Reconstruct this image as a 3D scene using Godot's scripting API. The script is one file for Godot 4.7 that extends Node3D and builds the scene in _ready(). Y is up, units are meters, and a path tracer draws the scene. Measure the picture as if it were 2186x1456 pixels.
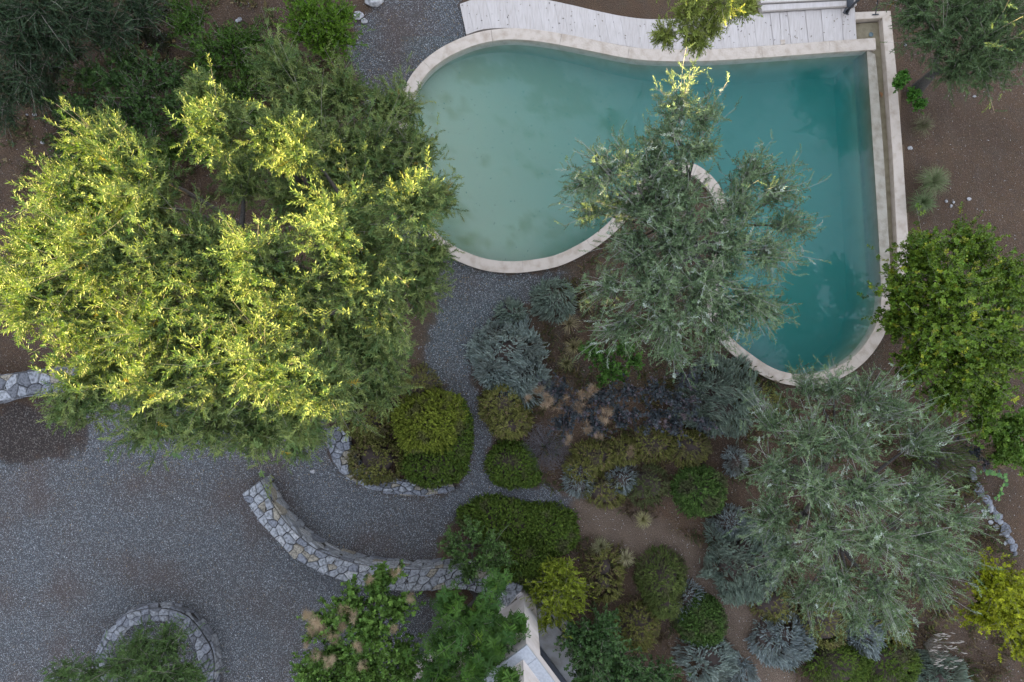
extends Node3D
# A garden with a free-form pool seen from a drone 16 m above it. Ground plan coordinates are surveyed from the
# photograph: spot(u, v, y) gives the point at height y that the drone sees at (u, v); every thing has its own height and depth.
const EYE := 16.0
const FOCAL := 1457.5
const WATER := 0.03
var rng := RandomNumberGenerator.new()
var noise := FastNoiseLite.new()
var fine := FastNoiseLite.new()
var taken := {}
var M := {}
var S := {}

# ---------------------------------------------------------------- helpers
func spot(u: float, v: float, y := 0.0) -> Vector3:
	return Vector3((u - 1093.0) / FOCAL * (EYE - y), y, (v - 728.0) / FOCAL * (EYE - y))

func plan(list: Array) -> PackedVector2Array:
	var out := PackedVector2Array()
	for p in list:
		var q := spot(p[0], p[1])
		out.append(Vector2(q.x, q.z))
	return out

func R(a: float, b: float) -> float:
	return rng.randf_range(a, b)

func smooth(pts: PackedVector2Array, step: float) -> PackedVector2Array:
	var out := PackedVector2Array()
	var n := pts.size()
	for i in n - 1:
		var p0 := pts[maxi(i - 1, 0)]
		var p3 := pts[mini(i + 2, n - 1)]
		var k := maxi(1, int(pts[i].distance_to(pts[i + 1]) / step))
		for j in k:
			out.append(pts[i].cubic_interpolate(pts[i + 1], p0, p3, float(j) / k))
	out.append(pts[n - 1])
	return out

func beside(path: PackedVector2Array, w: float) -> PackedVector2Array:
	# the path moved sideways; positive is to the left of its direction in plan (x right, z down)
	var out := PackedVector2Array()
	for i in path.size():
		var d := (path[mini(i + 1, path.size() - 1)] - path[maxi(i - 1, 0)]).normalized()
		out.append(path[i] + Vector2(d.y, -d.x) * w)
	return out

func numbered(called: String) -> String:
	var n: int = taken.get(called, 0)
	taken[called] = n + 1
	return called if n == 0 else "%s_%03d" % [called, n]

func thing(called: String, label: String, category: String, at := Vector3.ZERO, group := "") -> Node3D:
	var o := Node3D.new()
	o.name = numbered(called)
	add_child(o)
	o.position = at
	o.set_meta("label", label)
	o.set_meta("category", category)
	if group:
		o.set_meta("group", group)
	return o

func put(mesh: Mesh, called: String, m: Material, parent: Node3D) -> MeshInstance3D:
	var o := MeshInstance3D.new()
	o.name = called
	o.mesh = mesh
	o.material_override = m
	parent.add_child(o, true)
	return o

func setting(mesh: Mesh, called: String, m: Material) -> MeshInstance3D:
	var o := put(mesh, numbered(called), m, self)
	o.set_meta("kind", "structure")
	return o

func start() -> SurfaceTool:
	var st := SurfaceTool.new()
	st.begin(Mesh.PRIMITIVE_TRIANGLES)
	return st

func tri(st: SurfaceTool, a: Vector3, b: Vector3, c: Vector3) -> void:
	st.add_vertex(a); st.add_vertex(b); st.add_vertex(c)

func quad(st: SurfaceTool, a: Vector3, b: Vector3, c: Vector3, d: Vector3) -> void:
	tri(st, a, b, c); tri(st, a, c, d)

func flat(st: SurfaceTool) -> ArrayMesh:
	st.generate_normals()
	return st.commit()

func at2(p: Vector2, y: float) -> Vector3:
	return Vector3(p.x, y, p.y)

func prism(poly: PackedVector2Array, top: float, bottom: float, chamfer := 0.006) -> ArrayMesh:
	# an upright solid over a plan outline, its top edge chamfered
	var st := start()
	st.set_smooth_group(-1)
	var n := poly.size()
	var inner := poly
	if chamfer > 0.0:
		var got := Geometry2D.offset_polygon(poly, -chamfer)
		if got.size() == 1 and got[0].size() == n:
			inner = match_start(got[0], poly)
	var idx := Geometry2D.triangulate_polygon(inner)
	for i in range(0, idx.size(), 3):
		tri(st, at2(inner[idx[i]], top), at2(inner[idx[i + 1]], top), at2(inner[idx[i + 2]], top))
	var low := top if inner == poly else top - chamfer
	for i in n:
		var j := (i + 1) % n
		if inner != poly:
			quad(st, at2(inner[i], top), at2(inner[j], top), at2(poly[j], low), at2(poly[i], low))
		quad(st, at2(poly[i], low), at2(poly[j], low), at2(poly[j], bottom), at2(poly[i], bottom))
	return flat(st)

func match_start(a: PackedVector2Array, b: PackedVector2Array) -> PackedVector2Array:
	var n := a.size()
	var best := 0
	for k in n:
		if a[k].distance_to(b[0]) < a[best].distance_to(b[0]):
			best = k
	var turned := PackedVector2Array()
	for k in n:
		turned.append(a[(best + k) % n])
	if turned[1].distance_to(b[1]) > turned[n - 1].distance_to(b[1]):
		var back := PackedVector2Array([turned[0]])
		for k in range(n - 1, 0, -1):
			back.append(turned[k])
		return back
	return turned

func tube(st: SurfaceTool, pts: Array, radii: Array, sides: int) -> void:
	var rings := []
	for i in pts.size():
		var d: Vector3 = (pts[mini(i + 1, pts.size() - 1)] - pts[maxi(i - 1, 0)]).normalized()
		var a := d.cross(Vector3(0.31, 0.2, 0.93)).normalized()
		var b := d.cross(a)
		var ring := []
		for k in sides:
			var t := TAU * k / sides
			ring.append(pts[i] + (a * cos(t) + b * sin(t)) * radii[i])
		rings.append(ring)
	for i in pts.size() - 1:
		for k in sides:
			var j := (k + 1) % sides
			quad(st, rings[i][k], rings[i][j], rings[i + 1][j], rings[i + 1][k])

func box(st: SurfaceTool, c: Vector3, x: Vector3, y: Vector3, z: Vector3) -> void:
	# a box round c with half-axes x, y, z
	for s in [-1, 1]:
		quad(st, c + x * s - y - z, c + x * s + y - z, c + x * s + y + z, c + x * s - y + z)
		quad(st, c + y * s - x - z, c + y * s + x - z, c + y * s + x + z, c + y * s - x + z)
		quad(st, c + z * s - x - y, c + z * s + x - y, c + z * s + x + y, c + z * s - x + y)

func bend(a: Vector3, b: Vector3, lift: float, n: int) -> Array:
	var out := []
	var mid := (a + b) / 2 + Vector3(R(-0.1, 0.1), lift, R(-0.1, 0.1)) * a.distance_to(b)
	for i in n + 1:
		var t := float(i) / n
		out.append(a.lerp(mid, t).lerp(mid.lerp(b, t), t))
	return out

# ---------------------------------------------------------------- materials
func ramp(stops: Array) -> Gradient:
	var g := Gradient.new()
	g.offsets = PackedFloat32Array(stops.map(func(s): return s[0]))
	g.colors = PackedColorArray(stops.map(func(s): return s[1]))
	return g

func grain(frequency: float, octaves: int, stops: Array, size := 512, kind := FastNoiseLite.TYPE_SIMPLEX_SMOOTH, seed_ := 3) -> NoiseTexture2D:
	var f := FastNoiseLite.new()
	f.noise_type = kind
	f.frequency = frequency
	f.fractal_octaves = octaves
	f.seed = seed_
	var t := NoiseTexture2D.new()
	t.width = size
	t.height = size
	t.seamless = true
	t.noise = f
	if stops:
		t.color_ramp = ramp(stops)
	return t

func L(r: float, g: float, b: float) -> Color:
	return Color(r, g, b).linear_to_srgb()

func grey(a: float) -> Color:
	return Color(a, a, a)

func mat(called: String, color: Color, rough: float, tex: Texture2D = null, per_metre := 1.0, bump: Texture2D = null, depth := 0.0, vertex := false) -> StandardMaterial3D:
	var m := StandardMaterial3D.new()
	m.resource_name = called
	m.albedo_color = color
	m.roughness = rough
	m.cull_mode = BaseMaterial3D.CULL_DISABLED
	m.vertex_color_use_as_albedo = vertex
	if tex or bump:
		m.uv1_triplanar = true
		m.uv1_world_triplanar = true
		m.uv1_scale = Vector3.ONE * per_metre
	if tex:
		m.albedo_texture = tex
	if bump:
		m.heightmap_enabled = true
		m.heightmap_texture = bump
		m.heightmap_scale = depth
	M[called] = m
	return m

func leaf_mat(called: String, rough: float, through: Color) -> StandardMaterial3D:
	var m := mat(called, Color.WHITE, rough, null, 1.0, null, 0.0, true)
	m.metallic_specular = 0.32
	m.backlight_enabled = true
	m.backlight = through
	return m

func materials() -> void:
	var rough_grain := grain(0.02, 5, [[0.0, grey(0.35)], [0.45, grey(0.78)], [0.6, grey(0.9)], [1.0, grey(1.0)]])
	var speck := grain(0.09, 3, [[0.0, grey(0.45)], [0.4, grey(0.72)], [0.62, grey(0.88)], [1.0, grey(1.0)]], 512, FastNoiseLite.TYPE_SIMPLEX_SMOOTH, 9)
	var relief := grain(0.06, 4, [], 512, FastNoiseLite.TYPE_SIMPLEX_SMOOTH, 5)
	mat("soil", Color.WHITE, 0.95, speck, 0.8, relief, 2.0, true)
	mat("pebble", Color.WHITE, 0.8, null, 1.0, null, 0.0, true)
	mat("litter", Color.WHITE, 0.85, null, 1.0, null, 0.0, true)
	var weather := grain(0.012, 6, [[0.0, Color(0.80, 0.77, 0.73)], [0.4, Color(0.91, 0.9, 0.885)], [0.6, Color(0.97, 0.965, 0.96)], [1.0, grey(1.0)]])
	var soft := grain(0.012, 6, [[0.0, Color(0.86, 0.84, 0.81)], [0.4, Color(0.95, 0.945, 0.935)], [0.6, Color(0.985, 0.985, 0.98)], [1.0, grey(1.0)]], 512, FastNoiseLite.TYPE_SIMPLEX_SMOOTH, 14)
	var streak := grain(0.014, 5, [[0.0, Color(0.91, 0.9, 0.885)], [0.5, Color(0.965, 0.96, 0.955)], [1.0, grey(1.0)]], 512, FastNoiseLite.TYPE_SIMPLEX_SMOOTH, 15)
	mat("coping", L(0.485, 0.415, 0.34), 0.85, soft, 0.55, relief, 0.4)
	mat("weir", L(0.33, 0.30, 0.235), 0.7, weather, 0.6, relief, 0.4)
	mat("channel", L(0.22, 0.185, 0.11), 0.7, weather, 0.6, relief, 0.5)
	var boards := [L(0.485, 0.445, 0.405), L(0.50, 0.46, 0.42), L(0.47, 0.43, 0.39)]
	for i in 3:
		mat("deck%d" % i, boards[i], 0.9, streak, 1.0, relief, 0.2).uv1_scale = Vector3(2.6, 1.0, 0.3 + 0.05 * i)
	mat("plaster", Color.WHITE, 0.9, null, 1.0, null, 0.0, true)
	var stone_tint := [L(0.28, 0.29, 0.30), L(0.34, 0.35, 0.355), L(0.215, 0.225, 0.245), L(0.40, 0.40, 0.39), L(0.32, 0.285, 0.22), L(0.15, 0.155, 0.165)]
	var vein := grain(0.018, 5, [[0.0, grey(0.45)], [0.4, grey(0.8)], [0.55, grey(0.95)], [1.0, grey(1.0)]], 512, FastNoiseLite.TYPE_SIMPLEX_SMOOTH, 21)
	for i in 6:
		mat("stone%d" % i, stone_tint[i], 0.9, vein, 1.1 + 0.13 * i, relief, 1.0)
	mat("mortar", L(0.07, 0.06, 0.052), 0.95, speck, 1.5, relief, 1.0)
	mat("rock", L(0.45, 0.44, 0.43), 0.9, vein, 0.9, relief, 1.5)
	mat("render", L(0.72, 0.665, 0.63), 0.85, weather, 0.25, relief, 0.2)
	mat("ledge", L(0.42, 0.44, 0.46), 0.6, grain(0.03, 5, [[0.0, grey(0.9)], [0.42, grey(0.94)], [0.55, grey(0.98)], [1.0, grey(1.0)]], 512, FastNoiseLite.TYPE_SIMPLEX_SMOOTH, 33), 1.0)
	mat("paving", L(0.28, 0.29, 0.295), 0.85, weather, 0.4, relief, 0.3)
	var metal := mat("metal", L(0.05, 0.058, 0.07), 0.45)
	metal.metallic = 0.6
	mat("pipe", L(0.09, 0.13, 0.13), 0.4)
	mat("bark", L(0.13, 0.115, 0.10), 0.95, rough_grain, 3.0, relief, 2.0)
	mat("twig", L(0.26, 0.235, 0.19), 0.9)
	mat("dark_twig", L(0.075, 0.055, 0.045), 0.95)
	mat("pale_twig", L(0.34, 0.33, 0.29), 0.9)
	mat("grey_twig", L(0.17, 0.16, 0.165), 0.95)
	leaf_mat("leaf", 0.55, Color(0.55, 0.62, 0.18))
	leaf_mat("leaf_matt", 0.7, Color(0.35, 0.4, 0.15))
	leaf_mat("leaf_gloss", 0.38, Color(0.45, 0.52, 0.12))
	leaf_mat("plume", 0.9, Color(0.6, 0.5, 0.4))
	var w := StandardMaterial3D.new()
	w.resource_name = "water"
	w.albedo_color = Color(0.5, 0.6, 0.6, 0.02)
	w.roughness = 0.02
	w.transparency = BaseMaterial3D.TRANSPARENCY_ALPHA
	w.metallic_specular = 0.36
	w.cull_mode = BaseMaterial3D.CULL_DISABLED
	w.normal_enabled = true
	var ripple := grain(0.012, 3, [], 512, FastNoiseLite.TYPE_SIMPLEX_SMOOTH, 77)
	ripple.as_normal_map = true
	ripple.bump_strength = 0.5
	w.normal_texture = ripple
	w.normal_scale = 0.025
	w.uv1_triplanar = true
	w.uv1_world_triplanar = true
	w.uv1_scale = Vector3.ONE * 0.4
	M["water"] = w

# ---------------------------------------------------------------- leaves
func leaf(st: SurfaceTool, at: Vector3, dir: Vector3, up: Vector3, length: float, width: float, c: Color, fold := 0.25, broad := false) -> void:
	var side := dir.cross(up).normalized() * width * 0.5
	var n := side.cross(dir).normalized() * width * fold
	st.set_color(c)
	if broad:
		var a := at + dir * length * 0.3
		var b := at + dir * length * 0.7
		var tip := at + dir * length - n * 0.8
		quad(st, at, a + side + n * 0.6, b + side * 0.92 + n * 0.6, tip)
		quad(st, at, tip, b - side * 0.92 + n * 0.6, a - side + n * 0.6)
	else:
		var mid := at + dir * length * 0.5
		var tip := at + dir * length
		tri(st, at, mid + side + n, tip)
		tri(st, at, tip, mid - side + n)

func sprig(called: String, length: float, leaves: int, ll: float, lw: float, tilt: float, broad := false, stem := 0.0022, fold := 0.25) -> void:
	var st := start()
	if stem > 0.0:
		st.set_color(Color(0.8, 0.72, 0.6))
		tube(st, [Vector3.ZERO, Vector3(0, length * 0.5, 0.01), Vector3(0, length, 0)], [stem, stem * 0.8, stem * 0.4], 3)
	for i in leaves:
		var t := (i + 0.6) / leaves
		var a := i * 2.4 + R(-0.4, 0.4)
		var out := Vector3(cos(a), 0, sin(a))
		var k := tilt * R(0.75, 1.25) * (1.15 - 0.6 * t)
		var dir := (out * sin(k) + Vector3.UP * cos(k)).normalized()
		var up := (Vector3.UP - out * 0.3 + Vector3(R(-0.4, 0.4), 0, R(-0.4, 0.4))).normalized()
		var g := R(0.78, 1.25)
		leaf(st, Vector3(0, length * t * 0.95, 0), dir, up, ll * R(0.75, 1.15), lw * R(0.85, 1.15), Color(g, g, g * R(0.9, 1.05)), fold, broad)
	S[called] = flat(st)

func leaf_kinds() -> void:
	sprig("olive", 0.20, 18, 0.062, 0.0165, 0.95)
	sprig("olive_long", 0.19, 15, 0.05, 0.0145, 1.05)
	sprig("broad", 0.16, 9, 0.062, 0.036, 1.15, true)
	sprig("small", 0.09, 11, 0.030, 0.017, 1.0, false, 0.0)
	sprig("box", 0.06, 13, 0.027, 0.017, 1.05, false, 0.0)
	sprig("needle", 0.13, 34, 0.03, 0.009, 0.75)
	sprig("felt", 0.12, 18, 0.026, 0.009, 0.6)
	sprig("oval", 0.12, 9, 0.055, 0.042, 1.2, true)
	sprig("feather", 0.24, 30, 0.045, 0.006, 0.6)
	# a leaf of paired leaflets, and rosettes of them
	var st := start()
	for k in 4:
		var a := k * 1.7
		var out := Vector3(cos(a) * 0.8, 0.6, sin(a) * 0.8).normalized()
		for i in 6:
			var p := out * (0.03 + 0.024 * i) + Vector3(0, -0.0035 * i * i, 0)
			for s in [-1, 1]:
				var side: Vector3 = out.cross(Vector3.UP).normalized() * s
				var g := R(0.8, 1.25)
				leaf(st, p, (side + out * 0.55 + Vector3(0, 0.1, 0)).normalized(), Vector3.UP, 0.05, 0.018, Color(g, g, g * 0.95), 0.2)
	S["pinnate"] = flat(st)
	# one lobed vine leaf
	st = start()
	for k in 5:
		var a := (k - 2) * 0.75
		leaf(st, Vector3.ZERO, Vector3(sin(a), 0.12, cos(a)), Vector3.UP, 0.085 - 0.012 * absf(k - 2), 0.062, Color(1, 1, 1), 0.15, true)
	S["vine"] = flat(st)
	# a smoke-like plume of hair-thin filaments
	st = start()
	st.set_color(Color.WHITE)
	for k in 90:
		var d := Vector3(R(-1, 1), R(-1, 1), R(-1, 1)).normalized()
		var p := d * R(0.0, 0.03)
		var e := (d + Vector3(R(-0.5, 0.5), R(-0.5, 0.5), R(-0.5, 0.5))).normalized()
		var s := e.cross(Vector3(0.3, 0.9, 0.2)).normalized() * 0.0016
		tri(st, p - s, p + s, p + e * R(0.05, 0.11))
	S["plume"] = flat(st)
	# a pebble: an uneven low stone
	st = start()
	st.set_color(Color.WHITE)
	for k in 5:
		var a := TAU * k / 5
		var b := TAU * (k + 1) / 5
		var p := Vector3(cos(a) * 0.5, 0.12, sin(a) * 0.42)
		var q := Vector3(cos(b) * 0.5, 0.12, sin(b) * 0.42)
		tri(st, Vector3(0.08, 0.42, -0.05), p, q)
		tri(st, p, Vector3(p.x * 0.7, -0.2, p.z * 0.7), q)
	S["pebble"] = flat(st)
	st = start()
	leaf(st, Vector3(0, 0.02, -0.5), Vector3(0, 0.1, 1).normalized(), Vector3.UP, 1.0, 0.4, Color.WHITE, 0.25, false)
	S["chip"] = flat(st)

func scatter(called: String, mesh: Mesh, m: Material, places: Array, colors: PackedColorArray, parent: Node3D, stuff := true) -> MultiMeshInstance3D:
	var mm := MultiMesh.new()
	mm.transform_format = MultiMesh.TRANSFORM_3D
	mm.use_colors = true
	mm.mesh = mesh
	mm.instance_count = places.size()
	for i in places.size():
		mm.set_instance_transform(i, places[i])
		mm.set_instance_color(i, colors[i])
	var o := MultiMeshInstance3D.new()
	o.name = called
	o.multimesh = mm
	o.material_override = m
	parent.add_child(o, true)
	if stuff:
		o.set_meta("kind", "stuff")
	return o

func aimed(y: Vector3, size: float) -> Basis:
	# a basis whose y axis points along y, turned at random about it
	var x := y.cross(Vector3(R(-1, 1), R(-1, 1), R(-1, 1)))
	if x.length() < 0.01:
		x = y.cross(Vector3(0.6, 0.1, 0.8))
	x = x.normalized()
	return Basis(x * size, y * size, x.cross(y) * size)

func any_dir() -> Vector3:
	var z := R(-1, 1)
	var a := R(0, TAU)
	var r := sqrt(1 - z * z)
	return Vector3(r * cos(a), z, r * sin(a))

func tone(c: Array) -> Color:
	var t := rng.randf()
	var k := R(0.65, 1.35)
	var a: Color = c[0]
	var b: Color = c[1]
	var x := a.lerp(b, t)
	if c.size() > 2 and rng.randf() < float(c[3]):
		x = c[2]
	return Color(x.r * k, x.g * k, x.b * k)

# ---------------------------------------------------------------- plants
func tree(called: String, label: String, category: String, base: Vector3, lobes: Array, o: Dictionary) -> Node3D:
	# lobes: [u, v, height, radius in metres]; limbs reach each lobe, twigs fill it, sprigs of leaves sit on the twigs
	var root := thing(called, label, category, base, o.get("group", ""))
	var cs := []
	var low := 99.0
	var mid := Vector3.ZERO
	for l in lobes:
		var c := spot(l[0], l[1], l[2]) - base
		cs.append([c, float(l[3]) * float(o.get("grow", 1.0))])
		low = minf(low, c.y)
		mid += c / lobes.size()
	var fork := Vector3(mid.x * 0.3, low * float(o.get("fork", 0.45)), mid.z * 0.3)
	var tr: float = o.get("trunk", 0.14)
	var st := start()
	st.set_smooth_group(0)
	var body := bend(Vector3(0, -0.1, 0), fork, 0.06, 6)
	var radii := []
	for i in 7:
		radii.append(tr * (1.25 - 0.09 * i) * R(0.9, 1.1))
	tube(st, body, radii, 9)
	put(flat(st), "trunk", M.bark, root)
	# main limbs, each with the branches that leave it
	var count: int = clampi(int(lobes.size() / 4.0), 2, 7)
	var sets := []
	for i in count:
		sets.append([])
	for c in cs:
		var a := fposmod(atan2(c[0].z - fork.z, c[0].x - fork.x), TAU)
		sets[mini(count - 1, int(a / TAU * count))].append(c)
	var twigs := start()
	var places := []
	var tints := PackedColorArray()
	var colors: Array = o.colors
	var per: int = o.get("twigs", 40)
	var sprigs: int = o.get("sprigs", 7)
	var up: float = o.get("up", 0.25)
	var size: float = o.get("size", 1.0)
	var reach: float = o.get("reach", 1.0)
	var thin: float = o.get("twig", 0.006)
	for members in sets:
		if members.is_empty():
			continue
		var heart := Vector3.ZERO
		for c in members:
			heart += c[0] / members.size()
		heart = fork.lerp(heart, 0.6)
		st = start()
		st.set_smooth_group(0)
		tube(st, bend(fork, heart, 0.08, 5), [tr * 0.6, tr * 0.52, tr * 0.45, tr * 0.38, tr * 0.31, tr * 0.25], 6)
		for c in members:
			var r: float = c[1]
			var centre: Vector3 = c[0]
			tube(st, bend(heart, centre, 0.05, 4), [tr * 0.24, tr * 0.19, tr * 0.14, tr * 0.1, 0.008], 5)
			var out := (centre - heart).normalized()
			var n := int(per * clampf(r * r / 0.4, 0.3, 1.8))
			for k in n:
				var a := centre - out * r * R(0.0, 0.7) + any_dir() * r * 0.25
				var d := (any_dir() * R(0.75, 1.1) + out * 0.45 + (centre - fork).normalized() * float(o.get("flow", 0.0)) + Vector3(0, up, 0)).normalized()
				var len := r * R(0.45, 1.15) * reach
				var some := sprigs
				if rng.randf() < float(o.get("shoots", 0.08)):
					# a long bare-stemmed shoot that leaves the crown
					d = (d + (centre - fork).normalized() * 0.9).normalized()
					len = r * R(1.3, 1.9) * minf(reach, 1.2)
					some = int(sprigs * 0.8) + 1
				var b := a + d * len
				var line := bend(a, b, o.get("lift", 0.08), 3)
				if a.distance_to(centre) > 0.05:
					tube(twigs, [centre.lerp(a, 0.4), a], [thin * 1.5, thin], 3)
				tube(twigs, line, [thin, thin * 0.75, thin * 0.5, thin * 0.3], 3)
				for s in some:
					var t := (s + R(0.3, 1.0)) / some
					var q := t * 2.999
					var p: Vector3 = line[int(q)].lerp(line[int(q) + 1], q - int(q))
					var y := (d * R(0.3, 0.9) + any_dir() * 0.75 + Vector3(0, up, 0)).normalized()
					places.append(Transform3D(aimed(y, size * R(0.7, 1.2)), p))
					tints.append(tone(colors))
		put(flat(st), "limb", M.bark, root)
	put(flat(twigs), "twigs", M[o.get("wood", "twig")], root).set_meta("kind", "stuff")
	scatter("crown", S[o.leaf], M[o.get("mat", "leaf")], places, tints, root)
	if o.has("plumes"):
		plumes(root, base, o.plumes, o.get("plume_color", [Color(0.34, 0.26, 0.15), Color(0.42, 0.33, 0.21)]))
	return root

func plumes(root: Node3D, base: Vector3, list: Array, colors: Array) -> void:
	for p in list:
		var at := spot(p[0], p[1], p[2]) - base
		var places := []
		var tints := PackedColorArray()
		for k in int(p[4]) if p.size() > 4 else 5:
			places.append(Transform3D(aimed(any_dir(), R(0.8, 1.2) * float(p[3])), at + any_dir() * 0.07 * float(p[3])))
			tints.append(tone(colors))
		scatter("plume", S.plume, M.plume, places, tints, root)

func shrub(called: String, label: String, lobes: Array, h: float, o: Dictionary) -> Node3D:
	# lobes: [u, v, half length px, half width px, turn in degrees]; a mound of small shoots over a core of twigs
	var first: Array = lobes[0]
	var base := spot(first[0], first[1], h * 0.5)
	base.y = float(o.get("floor", 0.0))
	var root := thing(called, label, o.get("category", "shrub"), base, o.get("group", ""))
	var scale := (EYE - h * 0.5) / FOCAL
	var es := []
	for l in lobes:
		var c := spot(l[0], l[1], h * 0.5) - base
		c.y = 0.0
		es.append([c, l[2] * scale, l[3] * scale, deg_to_rad(-float(l[4]) if l.size() > 4 else 0.0), h * float(l[5]) if l.size() > 5 else h])
	var places := []
	var tints := PackedColorArray()
	var bump: float = float(o.get("bump", 0.14)) + 0.06
	var rough_: float = o.get("rough", 1.0)
	var up: float = o.get("up", 0.3)
	var size: float = o.get("size", 1.0)
	var wild: float = o.get("wild", 0.5)
	var gap: float = o.get("gap", -0.45)
	var core := start()
	core.set_smooth_group(0)
	for e in es:
		var turn := Basis(Vector3.UP, e[3])
		var axes := Vector3(e[1], e[4], e[2])
		var n := int(TAU * (e[1] * e[2] + (e[1] + e[2]) * e[4]) * 0.5 * float(o.get("density", 420.0)))
		for k in n:
			var d := any_dir()
			d.y = absf(d.y)
			var wp: Vector3 = base + e[0] + turn * (d * axes)
			var nz := noise.get_noise_3dv(wp * 2.6 * rough_)
			if fine.get_noise_3dv(wp * 5.0) < gap:
				continue
			var f := 1.0 + bump * nz * 1.6 - absf(rng.randfn(0.0, 0.07)) + absf(rng.randfn(0.0, 0.02))
			if rng.randf() < 0.05:
				f += R(0.03, 0.16)
			var p: Vector3 = e[0] + turn * (d * axes * f)
			var inside := false
			for e2 in es:
				if e2 != e:
					var q: Vector3 = (Basis(Vector3.UP, -e2[3]) * (p - e2[0])) / Vector3(e2[1], e2[4], e2[2])
					inside = inside or q.length() < 0.9
			if inside or p.y < 0.0:
				continue
			var normal := (turn * (d / axes)).normalized()
			var comb := Vector3(noise.get_noise_3dv(wp * 1.7 + Vector3(50, 0, 0)), 0, noise.get_noise_3dv(wp * 1.7 + Vector3(0, 0, 90))) * float(o.get("comb", 0.0))
			var y := (normal + Vector3(0, up, 0) + comb + any_dir() * wild).normalized()
			places.append(Transform3D(aimed(y, size * R(0.6, 1.4)), p))
			var tint := tone(o.colors)
			var worn := clampf((noise.get_noise_3dv(wp * 3.3 + Vector3(17, 5, 60)) - 0.12) * 2.6, 0.0, float(o.get("worn", 0.6)))
			tints.append(tint.lerp(Color(0.115, 0.095, 0.06), worn))
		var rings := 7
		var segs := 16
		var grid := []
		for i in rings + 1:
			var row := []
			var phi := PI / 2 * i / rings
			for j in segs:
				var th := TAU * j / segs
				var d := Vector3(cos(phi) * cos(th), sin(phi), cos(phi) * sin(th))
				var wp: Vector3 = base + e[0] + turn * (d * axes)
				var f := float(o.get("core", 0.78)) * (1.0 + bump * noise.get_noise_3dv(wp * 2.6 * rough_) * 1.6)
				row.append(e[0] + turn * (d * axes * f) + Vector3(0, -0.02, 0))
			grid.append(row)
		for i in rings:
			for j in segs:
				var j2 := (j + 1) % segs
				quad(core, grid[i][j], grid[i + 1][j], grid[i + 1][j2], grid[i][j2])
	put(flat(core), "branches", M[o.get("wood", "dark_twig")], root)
	scatter("foliage", S[o.leaf], M[o.get("mat", "leaf_matt")], places, tints, root)
	if o.has("plumes"):
		plumes(root, base, o.plumes, o.get("plume_color", [Color(0.36, 0.22, 0.14), Color(0.45, 0.28, 0.2)]))
	return root

func spray(called: String, label: String, u: float, v: float, r_px: float, h: float, o: Dictionary) -> Node3D:
	# a loose plant: stems rise from one foot and spread, with shoots along them
	var base := spot(u, v, h * 0.4)
	base.y = float(o.get("floor", 0.0))
	var root := thing(called, label, o.get("category", "shrub"), base, o.get("group", ""))
	var r := r_px * (EYE - h * 0.5) / FOCAL
	var st := start()
	var places := []
	var tints := PackedColorArray()
	for k in int(o.get("stems", 60)):
		var a := R(0, TAU)
		var f := sqrt(rng.randf())
		var foot := Vector3(cos(a + R(-1, 1)), 0, sin(a + R(-1, 1))) * r * float(o.get("foot", 0.25)) * rng.randf()
		var tip := Vector3(cos(a) * r * f, h * (1.08 - 0.55 * f * f) * R(0.8, 1.1), sin(a) * r * f * float(o.get("squash", 1.0)))
		var line := bend(foot, tip, o.get("lift", 0.15), 4)
		var w: float = o.get("stem", 0.005)
		tube(st, line, [w, w * 0.85, w * 0.7, w * 0.5, w * 0.25], 3)
		for s in int(o.get("sprigs", 6)):
			var t := float(o.get("from", 0.35)) + (1.0 - float(o.get("from", 0.35))) * (s + rng.randf()) / float(o.get("sprigs", 6))
			var q := minf(t, 0.999) * 4.0
			var p: Vector3 = line[int(q)].lerp(line[int(q) + 1], q - int(q))
			var d: Vector3 = (line[int(q) + 1] - line[int(q)]).normalized()
			places.append(Transform3D(aimed((d + any_dir() * float(o.get("wild", 0.45))).normalized(), float(o.get("size", 1.0)) * R(0.7, 1.25)), p))
			tints.append(tone(o.colors))
	put(flat(st), "stems", M[o.get("wood", "grey_twig")], root).set_meta("kind", "stuff")
	if o.has("leaf"):
		scatter("foliage", S[o.leaf], M[o.get("mat", "leaf_matt")], places, tints, root)
	return root

func tuft(label: String, u: float, v: float, r: float, h: float, c0: Color, c1: Color, blades := 140, group := "grass tufts between the shrubs") -> Node3D:
	var base := spot(u, v, h * 0.3)
	base.y = 0.0
	var root := thing("grass_tuft", label, "grass", base, group)
	var st := start()
	for k in blades:
		var a := R(0, TAU)
		var out := Vector3(cos(a), 0, sin(a))
		var side := Vector3(-sin(a), 0, cos(a)) * 0.0035
		var f := out * r * 0.15 * rng.randf()
		var l := r * R(0.35, 1.05)
		var top := h * R(0.6, 1.1)
		var c := c0.lerp(c1, rng.randf())
		st.set_color(c)
		var curl := Vector3(-sin(a), 0, cos(a)) * R(-0.3, 0.3) * r
		var p1 := f + out * l * 0.35 + Vector3(0, top * 0.75, 0)
		var p2 := f + out * l * 0.75 + Vector3(0, top * 0.85, 0) + curl * 0.4
		var p3 := f + out * l + Vector3(0, top * 0.45, 0) + curl
		quad(st, f - side, f + side, p1 + side, p1 - side)
		quad(st, p1 - side, p1 + side, p2 + side * 0.8, p2 - side * 0.8)
		tri(st, p2 - side * 0.8, p2 + side * 0.8, p3)
	put(flat(st), "blades", M.leaf_matt, root).set_meta("kind", "stuff")
	return root

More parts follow.
